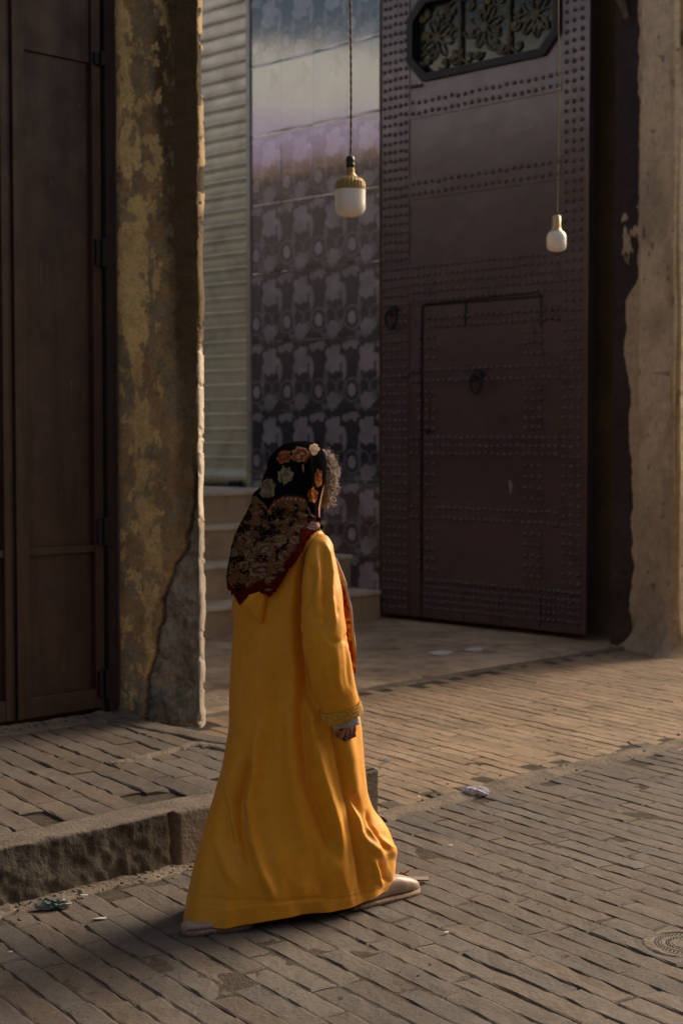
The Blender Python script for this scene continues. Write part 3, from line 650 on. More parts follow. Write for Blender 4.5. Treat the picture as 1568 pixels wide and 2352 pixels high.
s, z = GP(982, 990); mb = MB(); mb.add([GF(s+.028*math.cos(t), .004, z+.028*math.sin(t)) for t in t8]+[GF(s+.02*math.cos(t), .02, z+.02*math.sin(t)) for t in t8], [[i, (i+1) % 8, 8+(i+1) % 8, 8+i] for i in range(8)]+[list(range(8, 16))]); mb.build('lock_boss', M['gatedark'], wkt)
s, z = GP(1166, 1119); mb = MB(); pts = [(0, .06), (.03, .055), (.05, .02), (.045, -.02), (.02, -.05), (.005, -.06), (.012, -.02), (0, 0)]
mb.add([GF(s+a, -.0055, z+b) for a, b in pts], [list(range(8))]); mb.build('torn_sticker', mat('sticker', (.20, .19, .22), .7), wkt)
mb = MB(); mb.box(GF, g2-.028, g2+.004, -.07, .012, GB, GT, .004); mb.build('edge_angle', M['gate'], gt)
lt = MB(); lt.box(GF, g1-.004, g3, -.449, .02, GT+.02, WT); ob = lt.build('gate_lintel', M['wall'], base=tuple(GF(g1, 0, GT))); tag(ob, 'masonry lintel spanning the top of the studded gate', 'lintel')
# dark jamb with a flaking pale edge, pale pier, street wall
rj = np.linspace(0, 1, 70); zj = np.linspace(-.02, 5.9, 560)
Sj, Zj = np.meshgrid(g3+(g4-g3+.06)*rj, zj, indexing='ij')
Pj = np.dstack([OG[0]+eG[0]*Sj, OG[1]+eG[1]*Sj, Zj]); JX, JY = proj(Pj)
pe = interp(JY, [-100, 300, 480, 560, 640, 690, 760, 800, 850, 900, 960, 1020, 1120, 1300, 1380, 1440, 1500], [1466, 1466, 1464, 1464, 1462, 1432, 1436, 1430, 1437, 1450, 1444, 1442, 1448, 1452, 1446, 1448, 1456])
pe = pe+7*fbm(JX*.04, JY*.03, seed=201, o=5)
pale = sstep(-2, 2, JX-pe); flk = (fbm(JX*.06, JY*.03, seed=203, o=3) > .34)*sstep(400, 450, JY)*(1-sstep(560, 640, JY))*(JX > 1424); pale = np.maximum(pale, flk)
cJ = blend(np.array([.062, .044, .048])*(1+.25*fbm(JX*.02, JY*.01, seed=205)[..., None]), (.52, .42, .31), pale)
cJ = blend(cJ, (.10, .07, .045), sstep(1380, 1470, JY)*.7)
dJ = .01*fbm(Sj*4, Zj*3, seed=207)+.012*pale*0+.006*fbm(Sj*25, Zj*25, seed=208)-.010*(1-pale)
dJ[0, :] -= .3
V = (Pj+np.dstack([nG[0]*dJ, nG[1]*dJ, dJ*0])).reshape(-1, 3)
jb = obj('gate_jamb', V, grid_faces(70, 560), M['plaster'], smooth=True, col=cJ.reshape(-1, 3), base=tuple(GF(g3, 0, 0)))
tag(jb, 'dark plastered jamb with a flaking pale edge right of the studded gate', 'wall')
jc = MB(); jc.box(GF, g3+.03, g4+.05, -.449, -.03, -.05, WT); jc.box(GF, g3+.03, g4+.05, -.03, .0, 5.9, WT); jc.build('jamb_core', M['wall'], jb)
pR0 = np.array([(1466-784)/FPX, 1])*12.05; pR1 = np.array([(1538-784)/FPX, 1])*11.62
per = [pR0+np.array([-.02, .2]), pR0+np.array([-.005, .03])]
for t in np.linspace(0, 1, 46): per.append(pR0+(pR1-pR0)*t)
for t in np.linspace(0, 1, 14)[1:]:
    P1 = pR1+(pR1-pR0)/np.linalg.norm(pR1-pR0)*.05; P2 = P1+np.array([.05, .02]); per.append((1-t)**2*pR1+2*t*(1-t)*P1+t*t*P2)
e2 = per[-1]
for t in np.concatenate([np.linspace(.02, .6, 30), [1, 2, 4, 8, 12]]): per.append(e2+np.array([q, q])*t)
per = np.array(per); nP = len(per); nZ = 520; zz2 = np.linspace(-.03, 6.2, nZ)
tn = np.gradient(per, axis=0); tn /= np.linalg.norm(tn, axis=1)[:, None]; pn = np.stack([tn[:, 1], -tn[:, 0]], 1)
Kz, Kp = np.meshgrid(np.arange(nZ), np.arange(nP), indexing='ij'); base = np.dstack([per[Kp], zz2[Kz]]); PX, PY = proj(base)
dl = np.concatenate([[0], np.cumsum(np.linalg.norm(np.diff(per, axis=0), axis=1))])[Kp]
disp = .012*fbm(dl*4, base[..., 2]*2, seed=221, o=4)+.005*fbm(dl*25, base[..., 2]*20, seed=222, o=3)
disp += .10*np.exp(-(base[..., 2]/.09))*(1+.4*fbm(dl*6, dl*0, seed=224))
PV = base.copy(); PV[..., :2] += pn[Kp]*disp[..., None]
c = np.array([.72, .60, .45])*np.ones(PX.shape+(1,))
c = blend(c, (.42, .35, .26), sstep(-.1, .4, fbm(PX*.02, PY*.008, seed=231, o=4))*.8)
c = blend(c, (.42, .345, .26), sstep(1000, 1250, PY)*.7)  # light falling off down the pier, painted as a darker tone
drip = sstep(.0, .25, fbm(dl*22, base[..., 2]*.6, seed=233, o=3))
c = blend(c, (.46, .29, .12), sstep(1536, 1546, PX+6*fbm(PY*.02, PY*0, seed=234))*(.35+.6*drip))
c = blend(c, (.86, .74, .52), sstep(1542, 1552, PX)*(1-drip)*(1-sstep(1000, 1200, PY)))  # brightly lit edge painted into the colour, ending lower down
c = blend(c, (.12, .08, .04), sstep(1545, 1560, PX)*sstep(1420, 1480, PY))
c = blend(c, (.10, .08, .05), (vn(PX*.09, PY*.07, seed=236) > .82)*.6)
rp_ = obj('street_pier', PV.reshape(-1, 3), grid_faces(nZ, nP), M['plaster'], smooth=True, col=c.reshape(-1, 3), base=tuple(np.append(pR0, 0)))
tag(rp_, 'pale cream plaster pier at the right edge, turning into the sunlit street wall', 'pillar')
# small black meter clip high on the right pier
mb = MB(); P = at_y(1566, 88, 11.6); mb.box(lambda a, b, c_: np.array([P[0]+a, P[1]+b, P[2]+c_]), -.01, .06, -.09, .02, -.05, .05, .008)
ob = mb.build('cable_box', M['socket'], base=tuple(P)); tag(ob, 'small black box fixed high on the cream pier at the right edge', 'cable box')
# loose board wedged high in the jamb
pa = GF(Gs(1412)[0], .05, Gs(1412, -20)[1]); pb_ = GF(Gs(1440)[0], .05, Gs(1440, 48)[1])
mb = MB(); mb.tube([pa, (pa+pb_)/2+np.array([.01, 0, 0]), pb_], [.035, .03, .02], 5); ob = mb.build('splintered_board', mat('board', (.17, .11, .08), .8, var=[(30, 4, .5, .4, .7)]), base=tuple(pa)); tag(ob, 'splintered brown board hanging at the top of the dark gate jamb', 'board')

# ---------------------------------------------------------------- unseen rest of the souk, with a block added for reflections
ow = MB(); OF = frame(np.array([0.0, -0.0]), eL, nL)
ow.box(OF, -12, 14, 3.2, 3.6, -.05, 4.0); ob = ow.build('opposite_house_wall', M['wall'], base=tuple(OF(0, 2, 0))); tag(ob, 'tall plastered house wall on the near side of the street', 'wall')
tb2 = MB(); TF = frame(np.array([-17.0, 12.0]), np.array([0, 1.0]), np.array([1.0, 0]))
tb2.box(TF, -7, 9, -5, 0, 8.0, 9.4, .02)
ob = tb2.build('added_white_block', M['whitewall'], base=(-17, 12, 0)); tag(ob, 'unseen white block added beyond the court for the tiles to mirror', 'reflector')  # unseen block, added only for its bright reflection in the tiles
tb3 = MB(); tb3.box(TF, -7, 9, -5, .03, -.05, 8.0, .02)
for a in (-5, -1.5, 2, 5.5): tb3.box(TF, a, a+1.0, .031, .09, 4.6, 5.9, .01)
tb3.build('added_violet_block', mat('violet_reflection', (.54, .49, .86), .9, .1, var=[(1, 5, .8, .4, .7)]), ob)  # violet lower block, added so the tiles mirror a violet sheen
aw = root('timber_pergola', 'open timber beams across the street above the doors that carry the bulbs', 'pergola', tuple(OF(0, -3, 5.62)))
for d_ in (-6.3, -5.2): ab = MB(); ab.box(OF, -8.7, 9.0, d_-.04, d_+.04, 5.85, 5.93, .01); ab.build('rail', M['wood'], aw)
for s in (-6, -3.5, -1, 1.5, 4.0, 6.2, 8.4):
    bmx = MB(); bmx.box(OF, s-.05, s+.05, -6.6, -4.9, 5.74, 5.85, .01); bmx.build('beam', M['wood'], aw)
cw = MB(); cw.box(GF, -7.2, g4+.3, -.9, .05, WT, WT+.2); ob = cw.build('courtyard_roof', M['wall'], base=tuple(GF(0, 0, WT))); tag(ob, 'roof slab projecting above the studded gate and the steps', 'roof')

# ---------------------------------------------------------------- bulbs
def bulb_big():
    b0 = at_y(804, 500, 7.6); k = 7.6/FPX; x, y, z = b0
    r_ = root('light_bulb', 'large unlit bulb with gold collar hanging before the patterned tiles', 'light bulb', (x, y, z), 'bare bulbs on cords')
    mb = MB(); h = lambda v: v*k
    pr = [(0.01, 0), (h(14), h(1.5)), (h(24), h(5)), (h(31), h(11)), (h(34.5), h(19)), (h(35), h(30)), (h(35), h(63))]
    mb.lathe((x, y, z), pr, 40); mb.add([], []) if False else None
    mb.build('globe', M['bulb'], r_, smooth=True)
    mb = MB(); prof = [(h(35.6), h(62)), (h(35.6), h(70)), (h(34), h(80)), (h(28), h(87)), (h(16), h(93)), (h(10), h(101)), (h(9), h(112)), (h(9), h(114))]
    n = 96; t = np.linspace(0, 2*np.pi, n, endpoint=False); pr = np.array(prof); rad = pr[:, 0][:, None]*(1-.05*(np.cos(24*t) > .2)[None]*np.array([1, 1, 1, .8, .3, 0, 0, 0])[:, None])
    V = np.stack([x+rad*np.cos(t), y+rad*np.sin(t), z+pr[:, 1][:, None]+0*rad], -1); mb.add(V.reshape(-1, 3), grid_faces(len(pr), n, True)); mb.build('collar', M['bulbneck'], r_, smooth=False)
    mb = MB(); mb.lathe((x, y, z), [(h(8), h(112)), (h(9.5), h(113)), (h(10), h(122)), (h(9), h(124)), (h(10), h(126)), (h(9.5), h(136)), (h(6), h(139)), (.001, h(140))], 20); mb.build('socket', M['socket'], r_, smooth=True)
    mb = MB(); zz3 = np.linspace(z+h(138), 5.72, 260); tt3 = (zz3-z)*26
    sway = .004*np.sin((zz3-z)*3)
    for ph in (0, math.pi): mb.tube(np.stack([x+sway+.0032*np.cos(tt3*3+ph), y+.0032*np.sin(tt3*3+ph), zz3], 1), .0034, 6)
    mb.build('cord', M['cord'], r_, smooth=True)
bulb_big()
def bulb_small():
    Y = 9.4; b0 = at_y(1277, 579, Y); k = Y/FPX; x, y, z = b0; h = lambda v: v*k
    r_ = root('light_bulb', 'small unlit bulb with brass socket hanging before the studded gate', 'light bulb', (x, y, z), 'bare bulbs on cords')
    mb = MB(); mb.lathe((x, y, z), [(.002, 0), (h(10), h(1)), (h(18), h(4)), (h(22), h(10)), (h(22.5), h(18)), (h(22.5), h(32)), (h(21), h(40)), (h(16), h(46)), (h(10), h(50))], 36); mb.build('globe', M['bulb'], r_, smooth=True)
    mb = MB(); mb.lathe((x, y, z), [(h(16.3), h(46.5)), (h(10.5), h(51)), (h(9.5), h(56)), (h(9.5), h(80)), (h(7), h(83)), (.001, h(84))], 24); mb.build('socket', M['brass'], r_, smooth=True)
    mb = MB(); zz3 = np.linspace(z+h(82), 5.72, 120); mb.tube(np.stack([x+.006*np.sin((zz3-z)*2), y+0*zz3, zz3], 1), .0035, 6); mb.build('cord', M['cord'], r_, smooth=True)
bulb_small()
# ---------------------------------------------------------------- the woman
H0 = CAM_H
pr_ = root('person', 'woman in a long ochre robe and dark flowered headscarf walking away to the right', 'person', (-.16, 5.40, 0))
fw = np.array([.74, .67, 0]); rt = np.array([.67, -.74, 0])         # her forward and right
def zofy(py, D=5.38): return float(at_y(784, py, D)[2])
def xofp(px, D): return (px-784)/FPX*D*1.0
# body: one continuous skinned figure under the clothes
def skin_mesh(name, joints, edges, rad, m, parent, sub=2, edit=None):
    me = bpy.data.meshes.new(name+'_tmp'); me.from_pydata([tuple(j) for j in joints], edges, []); ob = bpy.data.objects.new(name+'_tmp', me); COL.objects.link(ob)
    sk_ = ob.modifiers.new('s', 'SKIN'); sk_.use_smooth_shade = True
    for i, v in enumerate(me.skin_vertices[0].data): v.radius = (rad[i], rad[i]) if not hasattr(rad[i], '__len__') else rad[i]; v.use_root = (i == 0)
    sb = ob.modifiers.new('u', 'SUBSURF'); sb.levels = sub; sb.render_levels = sub
    dg = bpy.context.evaluated_depsgraph_get(); ev = ob.evaluated_get(dg); tm = ev.to_mesh()
    V = np.array([v.co for v in tm.vertices]); F = [list(p.vertices) for p in tm.polygons]; ev.to_mesh_clear(); bpy.data.objects.remove(ob)
    if edit: V = edit(V)
    return obj(name, V, F, m, parent, smooth=True)
J = []; E = []; RD = []
def jn(p, r, prev=None):
    J.append(np.asarray(p, float)); RD.append(r)
    if prev is not None: E.append((prev, len(J)-1))
    return len(J)-1
c0 = np.array([-.165, 5.40, 0])
z3 = lambda v, z: np.array([v[0], v[1], z])
pel = jn(z3(c0, .86), .095); sp1 = jn(z3(c0, 1.02), .085, pel); che = jn(z3(c0+fw*.01, 1.19), .09, sp1); nb = jn(z3(c0+fw*.02, 1.33), .055, che)
nk = jn(z3(c0+fw*.035, 1.40), .048, nb); h1 = jn(z3(c0+fw*.05, 1.455), .066, nk); h2 = jn(z3(c0+fw*.045, 1.52), .074, h1); h3 = jn(z3(c0+fw*.04, 1.575), .055, h2)
chn = jn(z3(c0+fw*.105, 1.435), .026, h1)
hcen = c0+fw*.05
# legs: right leg forward, left leg trailing
foR = at_y(0, 0, 1); 
heelR = at_z(806, 2086, .0); toeR = at_z(955, 2052, .0); heelL = at_z(420, 2146, 0.0)
anR = np.array([heelR[0]+.035, heelR[1]+.05, .085]); anL = np.array([heelL[0]+.135, heelL[1]+.13, .10])
hR = jn(z3(c0+rt*.07, .82), .065, pel); kR = jn((z3(c0+rt*.09, .82)+anR)/2+fw*.05, .056, hR); aR = jn(anR, .034, kR); tR = jn(anR+np.array([.12, .075, -.045]), .026, aR)
hL = jn(z3(c0-rt*.07, .82), .065, pel); kL = jn((z3(c0-rt*.085, .82)+anL)/2+fw*.05, .056, hL); aL = jn(anL, .034, kL); tL = jn(anL+np.array([.12, .085, -.05]), .026, aL)
# arms
shR = at_y(728, 1285, 5.33); elR = at_y(750, 1455, 5.24); wrR = at_y(789, 1628, 5.245)
shL = z3(c0-rt*.145+fw*0, 1.255); elL = z3(c0-rt*.20-fw*.03, 1.03); wrL = z3(c0-rt*.20+fw*.08, .80)
for (s_3, e_3, w_3) in ((shR, elR, wrR), (shL, elL, wrL)):
    a = jn(s_3, .034, nb if s_3 is shR else nb); b = jn(e_3, .036, a); w_ = jn(w_3, .023, b)
    dirn = (w_3-e_3)/np.linalg.norm(w_3-e_3); pm = jn(w_3+dirn*.040, (.017, .034), w_)
    side = np.cross(dirn, rt if s_3 is shR else -rt); side /= np.linalg.norm(side)          # across the knuckles
    inw = (-rt if s_3 is shR else rt)-dirn*np.dot((-rt if s_3 is shR else rt), dirn)
    if s_3 is shR: handR = (w_3, dirn, side, inw)
    for i, (o_, ln) in enumerate(((-.028, .9), (-.010, 1.0), (.009, .95), (.027, .78))):
        p1 = w_3+dirn*.070+side*o_; k1 = jn(p1, .0095, pm); p2 = p1+dirn*.028*ln+inw*.012; k2 = jn(p2, .0085, k1)
        p3 = p2+(-dirn*.004+inw*.026)*ln; k3 = jn(p3, .0078, k2); jn(p3+(-dirn*.022+inw*.004)*ln, .0065, k3)
    th1 = jn(w_3+dirn*.022-side*.032+inw*.012, .0105, pm); th2 = jn(w_3+dirn*.050-side*.036+inw*.026, .009, th1); jn(w_3+dirn*.072-side*.020+inw*.034, .0075, th2)
def face(V):
    rel = V-z3(hcen, 1.51); f = rel@fw; s = rel@rt; u = rel[:, 2]
    head = (u > -.11)&(f > .02)
    k = np.zeros(len(V))
    k += .024*np.exp(-(s/.010)**2-((u+.018)/.020)**2) + .010*np.exp(-(s/.008)**2-((u-.004)/.02)**2)
    k += .007*np.exp(-(s/.022)**2-((u+.052)/.007)**2) + .006*np.exp(-(s/.020)**2-((u+.066)/.007)**2)
    for g_ in (-1, 1): k -= .010*np.exp(-((s-g_*.030)/.014)**2-((u-.005)/.010)**2)
    k += .005*np.exp(-((u-.025)/.009)**2)*np.exp(-(s/.045)**2)
    V = V+fw[None]*(k*head)[:, None]
    return V
body = skin_mesh('body', J, E, RD, M['skin'], pr_, 2, face)
eyem = mat('eye', (.55, .5, .45), .2); 
for g_ in (-1, 1):
    mb = MB(); bm = bmesh.new(); bmesh.ops.create_uvsphere(bm, u_segments=14, v_segments=10, radius=.0115)
    V = np.array([v.co for v in bm.verts])+z3(hcen+fw*.060+rt*g_*.030, 1.515); mb.add(V, [[v.index for v in f.verts] for f in bm.faces]); bm.free(); mb.build('eye', eyem, body, smooth=True)
# robe -----------------------------------------------------------------
ys = [1205, 1222, 1240, 1262, 1290, 1400, 1500, 1600, 1700, 1800, 1870, 1920, 1950, 1980, 2020, 2060, 2090, 2118]
Lx = [650, 600, 566, 540, 530, 537, 531, 524, 522, 503, 482, 465, 456, 447, 436, 427, 421, 416]
Rx = [716, 738, 752, 762, 766, 775, 790, 813, 830, 836, 843, 860, 884, 897, 907, 909, 907, 902]
NT, NR = 420, 520
th = np.linspace(0, 2*np.pi, NT, endpoint=False)
yy = np.concatenate([np.linspace(1205, 1262, 50), np.linspace(1262, 2118, NR-50+1)[1:]]); zr_ = np.array([zofy(y, 5.32+0*y) for y in yy])
w = sstep(1500, 2118, yy)
hemz = .030
zr_ = hemz+(zr_-zr_[-1])*(zr_[0]-hemz)/(zr_[0]-zr_[-1])
DL = 5.40-.20*w; DRr = 5.36+.16*w
xl_ = interp(yy, ys, Lx); xr_ = interp(yy, ys, Rx)
kf = np.ones(5)/5
def smooth1(a, n=15): p = np.pad(a, n, mode='edge'); return np.convolve(p, np.ones(2*n+1)/(2*n+1), 'valid')
xl_ = np.concatenate([xl_[:60], smooth1(xl_, 9)[60:]]); xr_ = np.concatenate([xr_[:60], smooth1(xr_, 9)[60:]])
XL = (xl_-784)/FPX*DL*.9995; XR = (xr_-784)/FPX*DRr*.9995
shear = interp(yy, [1205, 1300, 1500, 1750, 2118], [-.30, -.32, -.22, .0, .44])
hd = interp(yy, [1205, 1240, 1300, 1420, 1560, 1700, 1850, 2118], [.055, .085, .115, .125, .14, .16, .185, .215])
cxr = (XL+XR)/2; axr = (XR-XL)/2; cyr = interp(yy, [1205, 1500, 2118], [5.405, 5.40, 5.375])
CT, ST = np.cos(th), np.sin(th)
pw = interp(yy, [1205, 1500, 2118], [1.0, .9, .82])[:, None]
cx2 = np.sign(CT)[None]*np.abs(CT)[None]**pw; sx2 = np.sign(ST)[None]*np.abs(ST)[None]**pw
RX = cxr[:, None]+axr[:, None]*cx2
RY = cyr[:, None]+hd[:, None]*sx2+shear[:, None]*(RX-cxr[:, None])
RZ = zr_[:, None]+0*RX
# hem undulation
lowk = sstep(1950, 2118, yy)[:, None]
RZ = RZ+lowk*(.003*np.sin(th*3+1)[None]+.0035*np.sin(th*7)[None]+.017*CT[None])
base = np.dstack([RX, RY, RZ])
# outward normals in plan
def nrm(Pm):
    tx = np.roll(Pm[..., 0], -1, 1)-np.roll(Pm[..., 0], 1, 1); ty = np.roll(Pm[..., 1], -1, 1)-np.roll(Pm[..., 1], 1, 1)
    l = np.sqrt(tx*tx+ty*ty)+1e-9; return ty/l, -tx/l
nx_, ny_ = nrm(base)
PXr, PYr = proj(base)
near = sstep(.35, -.15, ny_)
def crease(pts, wid, amp, PXX, PYY, taper=70):
    pts = np.array(pts, float); xc = np.interp(PYY, pts[:, 1], pts[:, 0]); wd = wid if np.isscalar(wid) else np.interp(PYY, pts[:, 1], wid)
    e = sstep(pts[0, 1]-taper*.2, pts[0, 1]+taper, PYY)*(1-sstep(pts[-1, 1]-taper, pts[-1, 1]+taper*.2, PYY))
    return amp*np.exp(-((PXX-xc)/wd)**2)*e
def Z7(l): return [(404.5+.402*a, 1411+.402*b) for a, b in l]
D = np.zeros_like(RX)
D += crease(Z7([(480, 600), (455, 900), (415, 1050), (430, 1250), (480, 1450), (560, 1660)]), 13, .024, PXr, PYr)
D -= crease(Z7([(430, 760), (395, 950), (360, 1100), (380, 1300), (430, 1480)]), 15, .030, PXr, PYr)
D += crease(Z7([(330, 850), (300, 1000), (310, 1150), (360, 1350)]), 10, .012, PXr, PYr)
D -= crease(Z7([(270, 1000), (290, 1200), (340, 1380), (400, 1520)]), 11, .014, PXr, PYr)
D += crease(Z7([(230, 1150), (240, 1300), (290, 1450), (380, 1600)]), 16, .012, PXr, PYr)
D += crease(Z7([(770, 480), (775, 650), (830, 900), (900, 1150), (960, 1350)]), 14, .020, PXr, PYr)
D -= crease(Z7([(715, 300), (720, 600), (745, 950), (840, 1200), (920, 1420)]), 14, .022, PXr, PYr)
D += crease(Z7([(640, 500), (650, 800), (690, 1100), (760, 1400)]), 18, .012, PXr, PYr)
D -= crease(Z7([(590, 250), (590, 700), (610, 1000), (640, 1400)]), 22, .012, PXr, PYr)
D += crease(Z7([(480, 50), (470, 300), (475, 560)]), 20, .008, PXr, PYr)
D -= crease(Z7([(890, 600), (925, 800), (955, 950), (1005, 1200), (1050, 1450), (1068, 1640)]), 7, .015, PXr, PYr)
D += crease(Z7([(960, 620), (985, 800), (1010, 950), (1040, 1100)]), 20, .014, PXr, PYr)
D -= crease(Z7([(1000, 1010), (1040, 1120), (1075, 1230), (1130, 1330)]), 9, .022, PXr, PYr, 30)
D += crease(Z7([(1010, 1080), (1060, 1200), (1130, 1330), (1190, 1420)]), 14, .018, PXr, PYr, 40)
D -= crease(Z7([(1085, 1120), (1110, 1210), (1160, 1290), (1200, 1360)]), 6, .020, PXr, PYr, 25)
D -= crease(Z7([(1140, 1400), (1165, 1450), (1180, 1500), (1215, 1540)]), 7, .012, PXr, PYr, 18)
D += crease(Z7([(1120, 1380), (1140, 1450), (1150, 1520), (1180, 1570)]), 8, .010, PXr, PYr, 20)
D -= crease(Z7([(940, 1150), (990, 1350), (1010, 1500)]), 14, .010, PXr, PYr)
D -= crease([(712, 1255), (698, 1330), (692, 1400), (694, 1480), (704, 1560), (722, 1640)], 15, .030, PXr, PYr, 30)
D = D*near
# folds all the way round, growing to the hem
gr = sstep(1500, 2118, yy)[:, None]
D += (1-near)*gr*.022*np.sin(th*9+1.5*np.sin(yy*.004)[:, None]+.6)[...]
D += gr*.010*np.sin(th*13+yy[:, None]*.002)*(1-.6*near)
D += .006*(1-np.abs(fbm(RX*9+RZ*2.0, RZ*3.2, RY*5, seed=305, o=2))*2.2)*(.35+.65*gr)
D += (.004+.006*gr)*fbm(RX*6, RY*6+RZ*1.4, seed=301, o=3)+.0025*fbm(RX*22, RZ*9, RY*22, seed=302, o=3)
# stitched hem band
D -= .0018*np.exp(-((RZ-hemz-.06-.02*np.sin(th*2))/.008)**2)
D += .0012*(RZ < hemz+.055)
# keep the outline where it was measured
edge_k = 1-.75*np.abs(CT)[None]**6
D = D*1.35*edge_k
D += crease(Z7([(1150, 1260), (1180, 1300), (1215, 1330), (1230, 1400)]), 12, .016, PXr, PYr, 20)
RXf = RX+nx_*D; RYf = RY+ny_*D
V = np.dstack([RXf, RYf, RZ])
Vin = np.dstack([RXf-nx_*.006, RYf-ny_*.006, RZ+.001])[-60:][::-1]
Vall = np.concatenate([V, Vin]).reshape(-1, 3)
robe = obj('robe', Vall, grid_faces(NR+60, NT, True)[:, ::-1], M['robe'], pr_, smooth=True)
# sleeves
def sleeve(path, wid, dep, sidev, parent, name, cren=True):
    path = np.array(path); n = 150; t0 = np.linspace(0, 1, len(path)); t = np.linspace(0, 1, n)
    def cr(a):
        o = np.interp(t, t0, a); return smooth1(o, 7)
    C = np.stack([cr(path[:, i]) for i in range(3)], 1); C[0] = path[0]; Wd = cr(np.array(wid)); Dp = cr(np.array(dep))
    T = np.gradient(C, axis=0); T /= np.linalg.norm(T, axis=1)[:, None]
    Sx = sidev[None]-T*(T@sidev)[:, None]; Sx /= np.linalg.norm(Sx, axis=1)[:, None]; By = np.cross(T, Sx)
    m = 120; a = np.linspace(0, 2*np.pi, m, endpoint=False); ca, sa_ = np.cos(a), np.sin(a)
    P = C[:, None]+Wd[:, None, None]*Sx[:, None]*ca[None, :, None]+Dp[:, None, None]*By[:, None]*sa_[None, :, None]
    Nn = Sx[:, None]*ca[None, :, None]+By[:, None]*sa_[None, :, None]
    return P, Nn, C, T, Sx, By, Wd, Dp, t
X3 = np.array([1.0, 0, 0])
ctr = [(728, 1226, 5.34), (737, 1246, 5.32), (737, 1290, 5.275), (738, 1350, 5.235), (740, 1420, 5.205), (749, 1490, 5.195), (763, 1560, 5.205), (779, 1618, 5.225), (790, 1648, 5.235)]
wpx = [3, 26, 38, 46, 50, 53, 50, 46.5, 45]
path = [at_y(*c) for c in ctr]; wid = [w_*5.26/FPX for w_ in wpx]; dep = [w_*.95 for w_ in wid]
P, Nn, C, T, Sx, By, Wd, Dp, t = sleeve(path, wid, dep, X3, robe, 'sleeve')
QX, QY = proj(P)
d = np.zeros_like(QX); nearS = sstep(.3, -.2, Nn[..., 1])
def Z6(l): return [(470.4+.27*a, 978.4+.27*b) for a, b in l]
Z6 = lambda l: [((500+.287*a)/1.063 if False else (500+.28699*a)/1.0632, (1040+.28699*b)/1.0632) for a, b in l]
d += crease(Z6([(1020, 980), (1060, 1100), (1080, 1250), (1075, 1450), (1110, 1700)]), 6, .012, QX, QY, 30)
d -= crease(Z6([(985, 1000), (1010, 1150), (1020, 1350), (1030, 1600), (1050, 1800)]), 8, .012, QX, QY, 30)
d += crease(Z6([(960, 1100), (975, 1250), (960, 1400), (950, 1600)]), 8, .010, QX, QY, 40)
d -= crease(Z6([(880, 1150), (905, 1300), (880, 1450), (850, 1560)]), 9, .012, QX, QY, 40)
d -= crease(Z6([(1100, 1020), (1125, 1200), (1135, 1400)]), 5, .008, QX, QY, 30)
d += crease([(770, 1480), (775, 1560), (785, 1600)], 9, .008, QX, QY, 30)
d -= crease([(790, 1440), (798, 1520), (805, 1585)], 6, .006, QX, QY, 30)
d += crease([(745, 1500), (752, 1560), (765, 1610)], 9, .006, QX, QY, 30)
d = d*nearS + .004*fbm(P[..., 0]*10, P[..., 1]*10, P[..., 2]*5, seed=311, o=3)-.0045*np.clip(1-np.abs(fbm(P[..., 0]*9+P[..., 2]*9, P[..., 1]*7, P[..., 2]*16-P[..., 0]*8, seed=313, o=2))*5, 0, 1)*np.exp(-((P[..., 2]-1.02)/.14)**2)+.0015*fbm(P[..., 0]*40, P[..., 1]*40, P[..., 2]*20, seed=312)
P = P+Nn*d[..., None]
sl_ = np.concatenate([P, (P-Nn*.004)[-30:][::-1]])
slv = obj('sleeve', sl_.reshape(-1, 3), grid_faces(len(sl_), 120, True), M['robe'], robe, smooth=True)
# braided cuff
kb = int(150*.885); Pb = P[kb:]; Nb = Nn[kb:]; n_ = len(Pb)
Pc = Pb[np.linspace(0, n_-1, 60).astype(int)].copy()
idx = np.linspace(0, n_-1, 60); i0 = np.floor(idx).astype(int); i1 = np.minimum(i0+1, n_-1); f_ = (idx-i0)[:, None, None]
Pc = Pb[i0]*(1-f_)+Pb[i1]*f_; Nc = Nb[i0]*(1-f_)+Nb[i1]*f_
m_ = Pc.shape[1]; up_ = 4; jj = np.linspace(0, m_, m_*up_, endpoint=False); j0 = np.floor(jj).astype(int) % m_; j1 = (j0+1) % m_; g_ = (jj-np.floor(jj))[None, :, None]
Pc = Pc[:, j0]*(1-g_)+Pc[:, j1]*g_; Nc = Nc[:, j0]*(1-g_)+Nc[:, j1]*g_
rr3, aa3 = np.meshgrid(np.linspace(0, 1, 60), np.linspace(0, 2*np.pi, m_*up_, endpoint=False), indexing='ij')
hh = .0022+.0013*np.cos(rr3*2*np.pi*6)+.0013*np.cos(aa3*70+np.where(np.floor(rr3*6) % 2 == 0, 1, -1)*rr3*30)
Pc = Pc+Nc*hh[..., None]
obj('cuff_braid', Pc.reshape(-1, 3), grid_faces(60, m_*up_, True), M['trim'], slv, smooth=True)
# shoulder-to-cuff piping
mb = MB(); pp = []
for y in np.linspace(1232, 1300, 40): pp.append(at_y(738+(y-1232)*.30, y, 5.262-(y-1232)*.0006))
slv['label'] = 'sleeve with a braided gold cuff'
